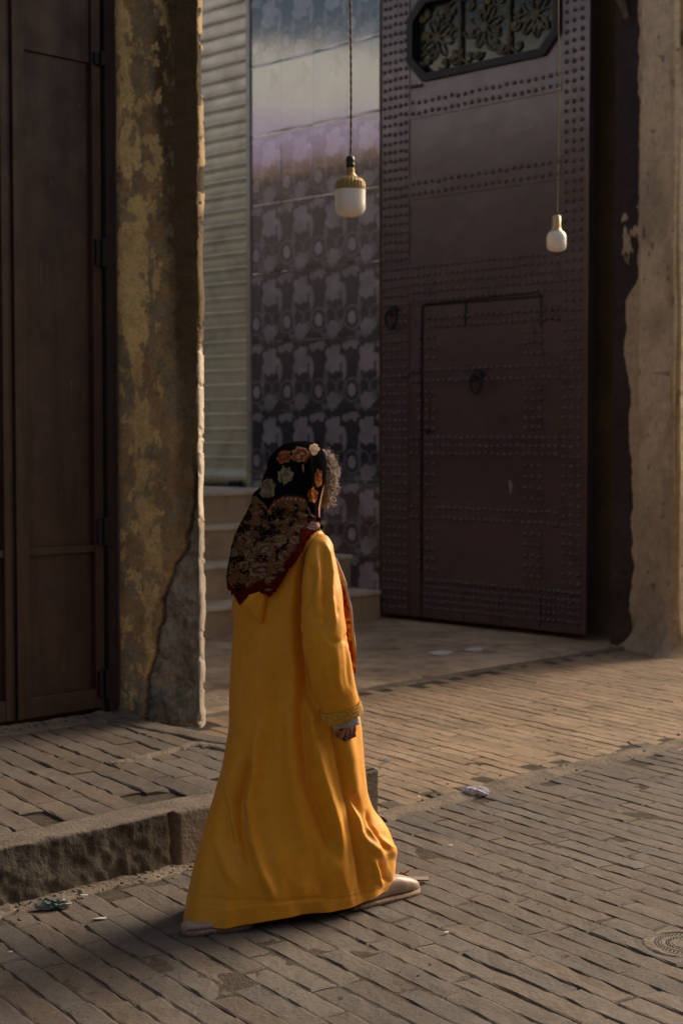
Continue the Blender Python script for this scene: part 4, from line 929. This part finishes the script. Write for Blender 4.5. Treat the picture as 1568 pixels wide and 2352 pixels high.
# pale inner sleeve, hand object
def tube_between(p0, p1, r0, r1, m, name, parent, flat=.7, seed=0):
    n, k = 24, 40; t = np.linspace(0, 1, n); Cc = p0[None]*(1-t[:, None])+p1[None]*t[:, None]; Tt = (p1-p0)/np.linalg.norm(p1-p0)
    S0 = X3-Tt*Tt[0]; S0 /= np.linalg.norm(S0); B0 = np.cross(Tt, S0); a = np.linspace(0, 2*np.pi, k, endpoint=False)
    rr4 = (r0+(r1-r0)*t)[:, None]*(1+.12*fbm(a[None]*1.5, t[:, None]*4, seed=seed)+.06*np.sin(a*5)[None]*t[:, None])
    V = Cc[:, None]+rr4[..., None]*(S0[None, None]*np.cos(a)[None, :, None]+flat*B0[None, None]*np.sin(a)[None, :, None])
    V = np.concatenate([V, (V-(V-Cc[:, None])*.06)[::-1]])
    return obj(name, V.reshape(-1, 3), grid_faces(2*n, k, True), m, parent, smooth=True)
w3, dn, sd_, iw = handR
tube_between(w3-dn*.09, at_y(794, 1668, 5.245), .050, .044, M['shirt'], 'inner_sleeve', pr_, .62, 3)
ph_ = at_y(790, 1700, 5.25)
# left sleeve (her far side)
pl_ = [shL+np.array([.02, -.01, .02]), shL, (shL*2+elL)/3, (shL+2*elL)/3, elL, (elL+wrL)/2, wrL+np.array([0, 0, -.01])]
P2, N2, *_ = sleeve(pl_, [.01, .055, .066, .072, .075, .07, .062], [.01, .05, .058, .06, .06, .055, .05], fw, robe, 'sleeve')
P2 = P2+N2*(.006*fbm(P2[..., 0]*12, P2[..., 1]*12, P2[..., 2]*5, seed=321, o=3))[..., None]
ok = np.concatenate([P2, (P2-N2*.004)[-20:][::-1]]); obj('sleeve', ok.reshape(-1, 3), grid_faces(len(ok), 120, True), M['robe'], robe, smooth=True)
# hood tip lying under the scarf
def flap(name, pts, D0, m, parent, thick=.004, n=26, lift=.0, nrmv=(0, -1, 0), seed=0):
    """quilted cloth flap spanned by a triangle/quad of surveyed points"""
    a, b, c, d_ = [at_y(x, y, D0) for x, y in pts]; u = np.linspace(0, 1, n); Uu, Vv = np.meshgrid(u, u, indexing='ij')
    Pp = (a*(1-Uu[..., None])*(1-Vv[..., None])+b*Uu[..., None]*(1-Vv[..., None])+c*Uu[..., None]*Vv[..., None]+d_*(1-Uu[..., None])*Vv[..., None])
    ed = np.minimum(np.minimum(Uu, 1-Uu), np.minimum(Vv, 1-Vv)); puff = .010*np.clip(ed*6, 0, 1)**.5
    F_ = Pp+np.array(nrmv)*(puff+.004*fbm(Uu*3, Vv*3, seed=seed))[..., None]; Bk = Pp-np.array(nrmv)*thick
    V = np.concatenate([F_, Bk[::-1]]).reshape(-1, 3)
    return obj(name, V, grid_faces(2*n, n), m, parent, smooth=True)
flap('hood', [(572, 1366), (616, 1352), (602, 1432), (556, 1390)], 5.285, M['robe'], robe, seed=3, thick=.03)
# scarf ------------------------------------------------------------------
sy = [1013, 1016, 1022, 1032, 1045, 1062, 1082, 1105, 1128, 1150, 1172, 1195, 1215, 1235, 1262, 1290, 1330, 1400]
sL = [684, 664, 648, 634, 622, 613, 606, 601, 592, 580, 568, 556, 545, 537, 530, 527, 526, 531]
sR = [700, 716, 729, 739, 746, 750, 749, 746, 741, 736, 732, 731, 742, 758, 770, 774, 779, 785]
sdp = [.006, .030, .048, .064, .076, .086, .094, .097, .095, .092, .090, .092, .098, .108, .125, .138, .144, .150]
scy = [5.45, 5.45, 5.45, 5.45, 5.45, 5.45, 5.45, 5.45, 5.44, 5.435, 5.43, 5.42, 5.41, 5.40, 5.40, 5.40, 5.40, 5.40]
MA, MR = 420, 330
a = np.linspace(0, 2*np.pi, MA, endpoint=False)
# hem height (display rows) for every direction; the back hangs in two points
zA, zB = 1010, 1400
def scarf_pt(y, ang):
    D5 = 5.42; XLs = (interp(y, sy, sL)-784)/FPX*5.42; XRs = (interp(y, sy, sR)-784)/FPX*5.40
    cx_ = (XLs+XRs)/2; ax_ = (XRs-XLs)/2; dpp = interp(y, sy, sdp); cy_ = interp(y, sy, scy)
    sh_ = interp(y, [1010, 1180, 1260, 1400], [-.05, -.12, -.30, -.32])
    x = cx_+ax_*np.cos(ang); yv = cy_+dpp*np.sin(ang)+sh_*(x-cx_)
    z = CAM_H-(y-1000)*5.33/FPX
    return x, yv, z
hx = [527, 532, 540, 547, 553, 565, 578, 589, 605, 614, 624, 631, 638, 648, 659, 672, 686, 703, 724, 736, 748, 760, 775]
hy = [1300, 1352, 1375, 1393, 1388, 1378, 1373, 1366, 1358, 1362, 1367, 1360, 1350, 1330, 1310, 1290, 1270, 1240, 1219, 1213, 1212, 1225, 1250]
xa = []
for ang in a:                                      # iterate: the hem row reached in this direction
    y = 1300.0
    if math.sin(ang) < .15:
        for _ in range(12):
            X, Y, Z = scarf_pt(y, ang); px_, _q = proj(np.array([X, Y, Z])); y = .5*y+.5*float(np.interp(px_, hx, hy))
    else:
        y = 1235+35*math.cos(ang)*-1
    xa.append(y)
xa = np.array(xa); xa = np.convolve(np.concatenate([xa[-4:], xa, xa[:4]]), np.ones(5)/5, 'valid')[2:-2]
frac = np.linspace(0, 1, MR)**.8
Yg = 1013+(xa[None]-1013)*frac[:, None]; Ag = a[None]+0*Yg
SX, SY, SZ = scarf_pt(Yg, Ag)
base = np.dstack([SX, SY, SZ]); nx_, ny_ = nrm(base); QX, QY = proj(base); nearS = sstep(.4, -.1, ny_)
d = np.zeros_like(SX)
def curve_ridge(pts, wid, amp):
    pts = np.array(pts, float); best = np.full(QX.shape, 1e9)
    for (x0, y0), (x1, y1) in zip(pts[:-1], pts[1:]):
        dx_, dy_ = x1-x0, y1-y0; tq = np.clip(((QX-x0)*dx_+(QY-y0)*dy_)/(dx_*dx_+dy_*dy_), 0, 1)
        best = np.minimum(best, np.hypot(QX-x0-tq*dx_, QY-y0-tq*dy_))
    return amp*np.exp(-(best/wid)**2)
d += curve_ridge(Z6([(540, 850), (660, 830), (780, 790), (880, 770), (950, 800)]), 6, .014)
d -= curve_ridge(Z6([(520, 790), (640, 780), (760, 745), (860, 735)]), 5, .012)
d += curve_ridge(Z6([(650, 580), (670, 650), (740, 720), (840, 760), (920, 790)]), 4.5, .010)
d -= curve_ridge(Z6([(600, 700), (680, 760), (800, 800)]), 5, .008)
d += curve_ridge(Z6([(540, 700), (600, 630), (660, 575)]), 5, .007)
d -= curve_ridge(Z6([(840, 330), (850, 430), (860, 560), (880, 680)]), 6, .010)
d += curve_ridge(Z6([(880, 230), (900, 400), (890, 560), (920, 720)]), 6, .008)
d += curve_ridge(Z6([(430, 560), (450, 700), (420, 850), (330, 980)]), 8, .010)
d -= curve_ridge(Z6([(480, 640), (510, 760), (480, 860), (380, 960)]), 7, .010)
d += curve_ridge(Z6([(860, 830), (910, 810), (935, 850)]), 8, .012)
d -= curve_ridge(Z6([(300, 1010), (420, 980), (560, 930), (700, 900)]), 8, .006)
d += curve_ridge(Z6([(320, 1150), (420, 1300), (480, 1400)]), 12, .006)
low = sstep(1210, 1300, QY); d += low*(.010*np.sin(QX*.14+QY*.03)+.010)
d += .005*fbm(SX*14, SZ*14, SY*14, seed=331, o=4)
frn = xa[None]+0*QY; tass = sstep(8, 0, frn-Yg)
d *= nearS
base[..., 0] += nx_*d; base[..., 1] += ny_*d
base[..., 2] += -tass*.006*(vn(Ag*90, Ag*0, seed=340))          # fringed hem
# opening for the face
faceN = np.cos(Ag-0)*0
dirx = nx_*fw[0]+ny_*fw[1]
# print
GXs, GYs = QX, QY
blk = np.array([.006, .005, .007]); c = blk*np.ones(QX.shape+(1,))
wX = QX+3*fbm(QX*.08, QY*.08, seed=351, o=3); wY = QY+3*fbm(QX*.08, QY*.08, seed=352, o=3)
bl_ = interp(wX, [540, 575, 600, 616, 632, 648, 675, 705, 720, 760], [1080, 1110, 1150, 1172, 1150, 1139, 1141, 1146, 1215, 1230])
lowz = sstep(-1, 2, wY-bl_)
n1 = fbm(QX*.075, QY*.075, seed=361, o=3); n2 = fbm(QX*.16, QY*.16, seed=362, o=3); ctrv = np.abs(n1)
pais = blend(np.array([.035, .010, .006])*np.ones(QX.shape+(1,)), (.15, .075, .032), sstep(.02, .2, n1))
pais = blend(pais, (.23, .165, .085), sstep(.045, .02, ctrv)); pais = blend(pais, (.010, .008, .009), sstep(.12, .3, -n1))
pais = blend(pais, (.22, .06, .03), sstep(.28, .45, n2)*.8); pais = blend(pais, (.27, .22, .14), (vn(QX*.33, QY*.33, seed=364) > .72)*.8)
c = c*(1-lowz[..., None])+pais*lowz[..., None]
band = np.exp(-((wY-bl_-5)/5.5)**2)*(wX > 600); c = blend(c, (.20, .075, .035), band)
dots = (np.cos(wX*.62) > .72)*np.exp(-((wY-bl_-5)/2.2)**2)*(wX > 600); c = blend(c, (.55, .42, .33), dots)
def bloom(cx_, cy_, rx, ry, col, col2, seed, lobes=7):
    global c
    u = (QX-cx_)/rx; v = (QY-cy_)/ry; rr5 = np.hypot(u, v); an = np.arctan2(v, u)
    edge = 1+.06*np.cos(lobes*an+seed)+.30*fbm(QX*.16, QY*.16, seed=seed, o=4)
    m5 = sstep(1.05, .9, rr5/edge); pet = .5+.5*np.cos(rr5*7+1.3*np.sin(an*2+seed)+4.5*fbm(QX*.13, QY*.13, seed=seed+1, o=3))
    cc5 = np.array(col)*(1-pet[..., None])+np.array(col2)*pet[..., None]; c = c*(1-m5[..., None])+cc5*m5[..., None]
org = (.15, .036, .010); org2 = (.36, .135, .048); crm = (.12, .085, .045); crm2 = (.33, .26, .155); bro = (.085, .032, .016); bro2 = (.27, .18, .105)
front = (ny_ < .2)
bloom(652, 1049, 18, 15, org, org2, 401); bloom(689, 1044, 20, 18, org, (.42, .21, .10), 402); bloom(655, 1092, 18, 20, crm, crm2, 403); bloom(614, 1123, 18, 23, crm, (.27, .205, .12), 404)
bloom(731, 1098, 9, 22, org, org2, 405, 5); bloom(719, 1137, 13, 17, org, org2, 406); bloom(722, 1031, 12, 14, (.22, .15, .10), (.36, .26, .17), 407, 4); bloom(606, 1070, 6, 18, org, (.3, .12, .05), 408, 4)
for i_, (a_, b_, r_) in enumerate(((640, 1240, 16), (612, 1262, 17), (578, 1275, 16), (560, 1240, 12), (650, 1275, 13), (600, 1310, 20), (628, 1335, 16), (585, 1345, 12), (565, 1300, 12), (560, 1370, 9), (675, 1240, 10), (545, 1270, 9), (640, 1300, 11), (690, 1215, 11))):
    bloom(a_, b_, r_, r_*.9, bro, bro2, 420+i_, 6)
dh = xa[None]-Yg
redm = sstep(34, 22, dh+6*fbm(QX*.1, QY*.1, seed=440))*(QY > 1215)*(nx_ > -2); c = blend(c, (.085, .009, .006), redm)
fl2 = redm*(vn(QX*.11, QY*.11, seed=441) > .55)*sstep(10, 16, dh); c = blend(c, (.20, .14, .09), fl2)
bloom(716, 1207, 15, 11, (.28, .09, .07), (.52, .38, .34), 450, 5)
keep = np.ones((MR, MA), bool)
F = grid_faces(MR, MA, True)
fa = (dirx*1.0); P3 = base.reshape(-1, 3)
hd_c = hcen; rel = P3-z3(hd_c, 1.50); ff = rel@fw; ss = rel@rt; uu = rel[:, 2]
hole = ((ff > .045)&(np.abs(ss) < .062)&(uu < .085)&(uu > -.095)&(ny_.reshape(-1) > .5))
F = F[~hole[F].any(1)]
sc_ = obj('headscarf', P3, F[:, ::-1], M['scarf'], pr_, smooth=True, col=c.reshape(-1, 3))
sol = sc_.modifiers.new('thick', 'SOLIDIFY'); sol.thickness = .003; sol.offset = -1
# scarf end hanging in front of her
n = 90; m2 = 18; tq = np.linspace(0, 1, n); yl = 1285+tq*265
outer_x = interp(yl, [1250, 1300, 1345, 1400, 1450, 1500, 1550], [752, 776, 796, 809, 813, 814, 812]); 
S5, K5 = np.meshgrid(tq, np.linspace(0, 1, m2), indexing='ij'); ylg = yl[:, None]+0*K5
xo = outer_x[:, None]-K5*interp(ylg, [1250, 1450, 1550], [60, 55, 14])+2*np.sin(ylg*.08)*K5
Dp_ = 5.475-.0*K5+.05*(K5)
Pf = np.stack([(xo-784)/FPX*Dp_, Dp_+.010*np.sin(K5*9+ylg*.02), CAM_H-(ylg-1000)*5.46/FPX], -1)
cc6 = blend(np.array([.23, .05, .015])*np.ones(xo.shape+(1,)), (.42, .24, .10), sstep(.05, .3, fbm(xo*.09, ylg*.07, seed=460, o=3)))
cc6 = blend(cc6, (.10, .008, .006), sstep(.1, .35, fbm(xo*.11, ylg*.09, seed=462, o=3))); cc6 = blend(cc6, (.40, .32, .28), sstep(.16, .04, K5)*sstep(.95, .6, S5))
fe = obj('scarf_end', Pf.reshape(-1, 3), grid_faces(n, m2), M['scarf'], sc_, smooth=True, col=cc6.reshape(-1, 3)); sol = fe.modifiers.new('thick', 'SOLIDIFY'); sol.thickness = .008
# hair: grey curls spilling past the scarf's edge
hr = random.Random(9); mb = MB(); hc = at_y(742, 1092, 5.53); 
bm = bmesh.new(); bmesh.ops.create_icosphere(bm, subdivisions=4, radius=1)
Vh = np.array([v.co for v in bm.verts]); Fh = [[v.index for v in f.verts] for f in bm.faces]; bm.free()
rad_h = np.array([.040, .062, .088]); Vh2 = Vh*rad_h*(1+.13*fbm(Vh[:, 0]*3, Vh[:, 1]*3, Vh[:, 2]*3, seed=470, o=3))[:, None]+hc+np.array([-.004, 0, .004])
hb2 = obj('hair_mass', Vh2, Fh, M['hairbase'], pr_, smooth=True)
for i in range(760):
    u = hr.uniform(-1, 1); an = hr.uniform(-1.9, 1.3); cz = math.sqrt(1-u*u); nv = np.array([cz*math.cos(an), cz*math.sin(an), u])
    p = hc+nv*rad_h*hr.uniform(.9, 1.07)
    tdir = np.array([hr.gauss(0, .5), hr.gauss(0, .5), -1.0+hr.gauss(0, .5)]); tdir -= nv*np.dot(tdir, nv)*.7; tdir /= np.linalg.norm(tdir)
    b1 = np.cross(tdir, nv); b1 /= np.linalg.norm(b1)+1e-9; b2 = np.cross(tdir, b1); L_ = hr.uniform(.018, .05); R_ = hr.uniform(.0022, .006); tu_ = hr.uniform(1, 2.6); ph = hr.uniform(0, 6.3)
    tt5 = np.linspace(0, 1, 13)
    pts = p[None]+tdir[None]*(tt5*L_)[:, None]+b1[None]*(R_*np.cos(tt5*tu_*6.28+ph))[:, None]+b2[None]*(R_*np.sin(tt5*tu_*6.28+ph))[:, None]+nv[None]*(.004*tt5)[:, None]
    mb.tube(pts, hr.uniform(.0007, .0013), 3, cap=False)
for i in range(70):
    u = hr.uniform(-1, 1); an = hr.uniform(-1.2, .9); cz = math.sqrt(1-u*u); nv = np.array([cz*math.cos(an), cz*math.sin(an), u]); p = hc+nv*rad_h
    t1 = np.array([hr.gauss(0, 1), hr.gauss(0, 1), hr.gauss(0, 1)]); tt5 = np.linspace(0, 1, 9); pts = p[None]+nv[None]*(tt5*hr.uniform(.006, .018))[:, None]+t1[None]*(.008*np.sin(tt5*2.6))[:, None]
    mb.tube(pts, .0004, 3, cap=False)
mb.build('curls', M['hair'], hb2, smooth=True)
hb2.name = 'hair'
# shoes: heel-to-toe loft on a rubber sole
def shoe(heel, toe, name, lift=0.0, pitchd=0.0, hk_=1.0):
    heel = np.array(heel[:2]); toe = np.array(toe[:2]); L_ = np.linalg.norm(toe-heel); e = (toe-heel)/L_; s_v = np.array([e[1], -e[0]])
    t = np.linspace(0, 1, 40); t = t**1.5; wd = interp(t, [0, .02, .10, .3, .5, .7, .85, .95, 1], [.006, .024, .033, .036, .040, .047, .044, .032, .008])
    ht = interp(t, [0, .03, .1, .25, .38, .5, .65, .8, .93, 1], [.028, .050, .056, .044, .050, .074, .070, .056, .036, .016])
    a = np.linspace(0, 2*np.pi, 36, endpoint=False)
    prof_w = np.sign(np.cos(a))*np.abs(np.cos(a))**.7; prof_h = .5+.5*np.sign(np.sin(a))*np.abs(np.sin(a))**.8
    ht = ht*hk_; zb0 = .014+lift+pitchd*(1-t)
    C2 = heel[None]+e[None]*(t*L_)[:, None]
    V = np.stack([C2[:, None, 0]+s_v[0]*wd[:, None]*prof_w[None], C2[:, None, 1]+s_v[1]*wd[:, None]*prof_w[None], zb0[:, None]+ht[:, None]*prof_h[None]], -1)
    up = obj(name, V.reshape(-1, 3), grid_faces(40, 36, True)[:, ::-1].tolist()+[list(range(36)), [39*36+i for i in range(36)][::-1]], M['shoe'], pr_, smooth=True)
    wd2 = wd*1.06+.003; pw2 = np.sign(np.cos(a))*np.abs(np.cos(a))**.35; ph2 = np.where(np.sin(a) > 0, .017, 0.0)
    V = np.stack([C2[:, None, 0]+s_v[0]*wd2[:, None]*pw2[None], C2[:, None, 1]+s_v[1]*wd2[:, None]*pw2[None], (zb0-.013)[:, None]+ph2[None]+.0*t[:, None]], -1)
    obj('sole', V.reshape(-1, 3), grid_faces(40, 36, True)[:, ::-1].tolist()+[list(range(36)), [39*36+i for i in range(36)][::-1]], M['sole'], up, smooth=True)
    return up
tR_ = at_z(957, 2046, 0.0); shoe(at_z(797, 2090, 0), tR_, 'shoe')
shoe(at_z(418, 2148, 0), at_z(418, 2148, 0)+np.array([.225, .115, 0]), 'shoe', 0, .0, .5)
mb = MB(); mb.tube([anL+np.array([.0, .0, .10]), anL, anL+np.array([-.02, -.03, -.04])], [.044, .042, .036], 20); mb.build('sock', M['sock'], pr_, smooth=True)
mb = MB(); n = 30; tpts = [anR+np.array([0.0, 0, .08]), anR+np.array([.0, .0, .03]), anR+np.array([.0, .0, -.03])]; mb.tube(tpts, [.045, .056, .056], 28, cap=False)
trm = mat('printed_trouser', (.22, .02, .012), .8, .2, var=[(60, 3, (.50, .36, .28, 1), .56, .60), (75, 3, (.02, .008, .01, 1), .58, .62)]); mb.build('trouser_cuff', trm, pr_, smooth=True)
# maroon purse strap folded in the closed hand
w4 = w3+dn*.085+iw*.010
mb = MB(); mb.box(lambda a, b, c_: w4+sd_*a+iw*b+dn*c_, -.030, .022, -.008, .006, -.02, .022, .003)
pu = mb.build('coin_purse', M['maroon'], base=tuple(w4)); tag(pu, 'small dark maroon purse held in the closed hand of the woman', 'purse')

# ---------------------------------------------------------------- litter and street cover
def crumple(name, px, py, z, rx, ry, rz_, m, label, cat, seed, rot=0.0, group=None, col=None):
    p = at_z(px, py, z); bm = bmesh.new(); bmesh.ops.create_icosphere(bm, subdivisions=4, radius=1); V = np.array([v.co for v in bm.verts]); F = [[v.index for v in f.verts] for f in bm.faces]; bm.free()
    rdg = 1-np.abs(fbm(V[:, 0]*1.7, V[:, 1]*1.7, V[:, 2]*1.7, seed=seed, o=3))*1.5; V = V*(.55+.6*rdg)[:, None]; x, y = V[:, 0]*rx, V[:, 1]*ry
    cr_, sr_ = math.cos(rot), math.sin(rot); zq = V[:, 2]*rz_; zq = np.maximum(zq, -rz_*.3)+rz_*.32
    Vv = np.stack([p[0]+x*cr_-y*sr_, p[1]+x*sr_+y*cr_, p[2]+zq], 1)
    cl = None if col is None else col(V)
    o = obj(name, Vv, F, m, base=tuple(p), col=cl); tag(o, label, cat, group); return o
crumple('crumpled_paper', 1091, 1824, .006, .060, .035, .026, M['paper'], 'crumpled lilac paper lying on the mortar strip in the street', 'litter', 501, .1)
crumple('crumpled_paper', 886, 1749, .002, .020, .014, .012, M['paper'], 'tiny pale paper scrap by the end of the raised pavement', 'litter', 502)
def foilc(V): k = sstep(-.1, .2, np.sin(V[:, 0]*6+V[:, 1]*3))[:, None]; e = (np.abs(V[:, 0]) > .55)[:, None]; return np.where(e, [.24, .24, .21], np.array([.035, .07, .045])*(1-k)+np.array([.16, .19, .17])*k)
crumple('crushed_wrapper', 122, 2084, .006, .058, .026, .022, M['foil'], 'crushed green and silver wrapper on the paving below the kerb', 'litter', 503, .15, col=foilc)
def scrap(name, px, py, l, w, rot, label, m, cat='litter', z=.006, th=.0025, group=None, tilt=0):
    p = at_z(px, py, z); mb = MB(); cr_, sr_ = math.cos(rot), math.sin(rot)
    pts = [(-.5, -.4), (-.2, -.55), (.3, -.45), (.52, -.1), (.45, .4), (.1, .5), (-.4, .38), (-.55, 0)]
    T_ = [(p[0]+a*l*cr_-b*w*sr_, p[1]+a*l*sr_+b*w*cr_, p[2]+th+tilt*a+.15*l*a*b) for a, b in pts]; B_ = [(x, y, z_-th) for x, y, z_ in T_]
    mb.add(T_+B_, [list(range(8)), list(range(8, 16))[::-1]]+[[i, 8+i, 8+(i+1) % 8, (i+1) % 8] for i in range(8)]); o = mb.build(name, m, base=tuple(p)); tag(o, label, cat, group); return o
scrap('litter_scrap', 231, 2110, .042, .018, .2, 'flat cream scrap on the paving right of the crushed wrapper', M['white'])
scrap('litter_scrap', 194, 2057, .024, .010, .3, 'small cream chip at the foot of the kerb above the wrapper', M['white'])
scrap('litter_scrap', 24, 2187, .018, .006, .6, 'thin pale sliver near the lower left corner', M['white'])
scrap('litter_scrap', 1024, 2142, .020, .010, .5, 'white seed husk on the paving below the toe of the front shoe', M['white'])
scrap('litter_scrap', 1027, 1762+150, .0, .0, 0, '', M['white']) if False else None
scrap('litter_scrap', 1034, 1942, .018, .010, .5, 'small cream fleck on the paving between paper and card strip', M['white'])
scrap('litter_scrap', 1000, 1850-15, .030, .010, .1, 'narrow white scrap left of the crumpled lilac paper', M['white'])
scrap('litter_scrap', 962, 1830, .018, .010, .9, 'tiny pale fleck beside the end of the raised pavement kerb', M['white'])
p = at_z(953, 2020, .012); mb = MB(); mb.box(lambda a, b, c_: np.array([p[0]+a, p[1]+b+a*.02, p[2]+c_]), -.050, .048, -.024, .020, 0, .006, .001); ob = mb.build('card_strip', M['grey'], base=tuple(p)); tag(ob, 'flat grey card strip on the paving just beyond the front shoe', 'litter')
p0 = at_z(905, 2022, .012); p1 = at_z(939, 2000, .04); mb = MB(); mb.tube([p0, (p0+p1)/2+np.array([0, 0, .004]), p1], .0035, 8); ob = mb.build('wooden_stick', M['straw'], base=tuple(p0)); tag(ob, 'short reddish brown stick poking up beside the front shoe', 'stick')
gv = random.Random(77); mb = MB()
octv = np.array([(1, 0, 0), (0, 1, 0), (-1, 0, 0), (0, -1, 0), (0, 0, 1), (0, 0, -1)], float); octf = [[0, 1, 4], [1, 2, 4], [2, 3, 4], [3, 0, 4], [1, 0, 5], [2, 1, 5], [3, 2, 5], [0, 3, 5]]
for i in range(2600):
    y = gv.uniform(3.9, 9.5); x = gv.uniform(-.26*y, .26*y)
    if y-x > cK-.1 and x+y < 6.9: continue
    if vn(x*1.8, y*1.8, seed=620) < gv.uniform(-.6, .5): continue
    r_ = gv.uniform(.0010, .0032)*(1.8 if gv.random() < .04 else 1); mb.add(octv*np.array([r_*gv.uniform(.7, 1.6), r_*gv.uniform(.7, 1.6), r_*.7])+np.array([x, y, .002]), octf)
og = mb.build('grit', M['stone']); og['kind'] = 'stuff'
# thin whitewash spills on the concrete
def spill(px, py, rx, ry, seed, label):
    p = at_z(px, py, .008); n = 40; a = np.linspace(0, 2*np.pi, n, endpoint=False); rr6 = 1+.45*fbm(np.cos(a)*1.6, np.sin(a)*1.6, seed=seed, o=4)
    hgt = .008+.006*fbm(np.array([p[0]*1.2]), np.array([p[1]*1.2]), seed=2)[0]
    V = [(p[0]+rx*r6*math.cos(t), p[1]+ry*r6*math.sin(t), hgt+.0005) for t, r6 in zip(a, rr6)]+[(p[0], p[1], hgt+.002)]
    o = obj('whitewash_spill', V, [[i, (i+1) % n, n] for i in range(n)], M['stain'], base=tuple(p)); tag(o, label, 'spill')
spill(1012, 1500, .085, .11, 601, 'pale dried spill on the concrete below the left of the gate'); spill(1088, 1491, .07, .10, 604, 'pale dried spill on the concrete nearer the right of the gate')
# round iron valve cover
pc = at_z(1574, 2168, 0.002); mcv = root('valve_cover', 'round cast iron valve cover set in the paving at the right edge', 'manhole cover', tuple(pc))
mb = MB(); Rc = .115; pr7 = [(.001, .0), (Rc*.30, .0), (Rc*.32, .0015), (Rc*.36, .0015), (Rc*.38, .0), (Rc*.60, 0), (Rc*.62, .0015), (Rc*.67, .0015), (Rc*.69, 0), (Rc*.95, 0), (Rc*.97, .003), (Rc, .003), (Rc*1.01, -.02)]
mb.lathe(pc, pr7, 64); mb.build('cover_plate', M['iron'], mcv)
mb = MB()
for rr8, n8 in ((.76, 40), (.85, 46), (.47, 26), (.54, 28)):
    for i in range(n8):
        t_ = 2*math.pi*i/n8; q_ = pc+np.array([Rc*rr8*math.cos(t_), Rc*rr8*math.sin(t_), 0]); mb.add([q_+np.array([.0035*math.cos(w5), .0035*math.sin(w5), .0]) for w5 in (0, 1.57, 3.14, 4.71)]+[q_+np.array([0, 0, .005])], [[0, 1, 4], [1, 2, 4], [2, 3, 4], [3, 0, 4]])
o = mb.build('cover_studs', M['iron'], mcv); o['kind'] = 'stuff'
n, k = 90, 10; an = np.linspace(0, 2*np.pi, n, endpoint=False); rr9 = np.linspace(1.0, 1.40, k); A9, R9 = np.meshgrid(an, rr9, indexing='ij')
R9 = 1+(R9-1)*(1+.6*fbm(np.cos(A9)*1.5, np.sin(A9)*1.5, seed=611)); x9 = pc[0]+Rc*R9*np.cos(A9); y9 = pc[1]+Rc*R9*np.sin(A9)
z9 = .005+.003*fbm(x9*30, y9*30, seed=612, o=4)-.026*sstep(1.15, 1.42, R9); V = np.dstack([x9, y9, z9]); V = np.concatenate([V, V[:1]])
structure(obj('cover_mortar', V.reshape(-1, 3), grid_faces(n+1, k), M['mortar'], smooth=True))
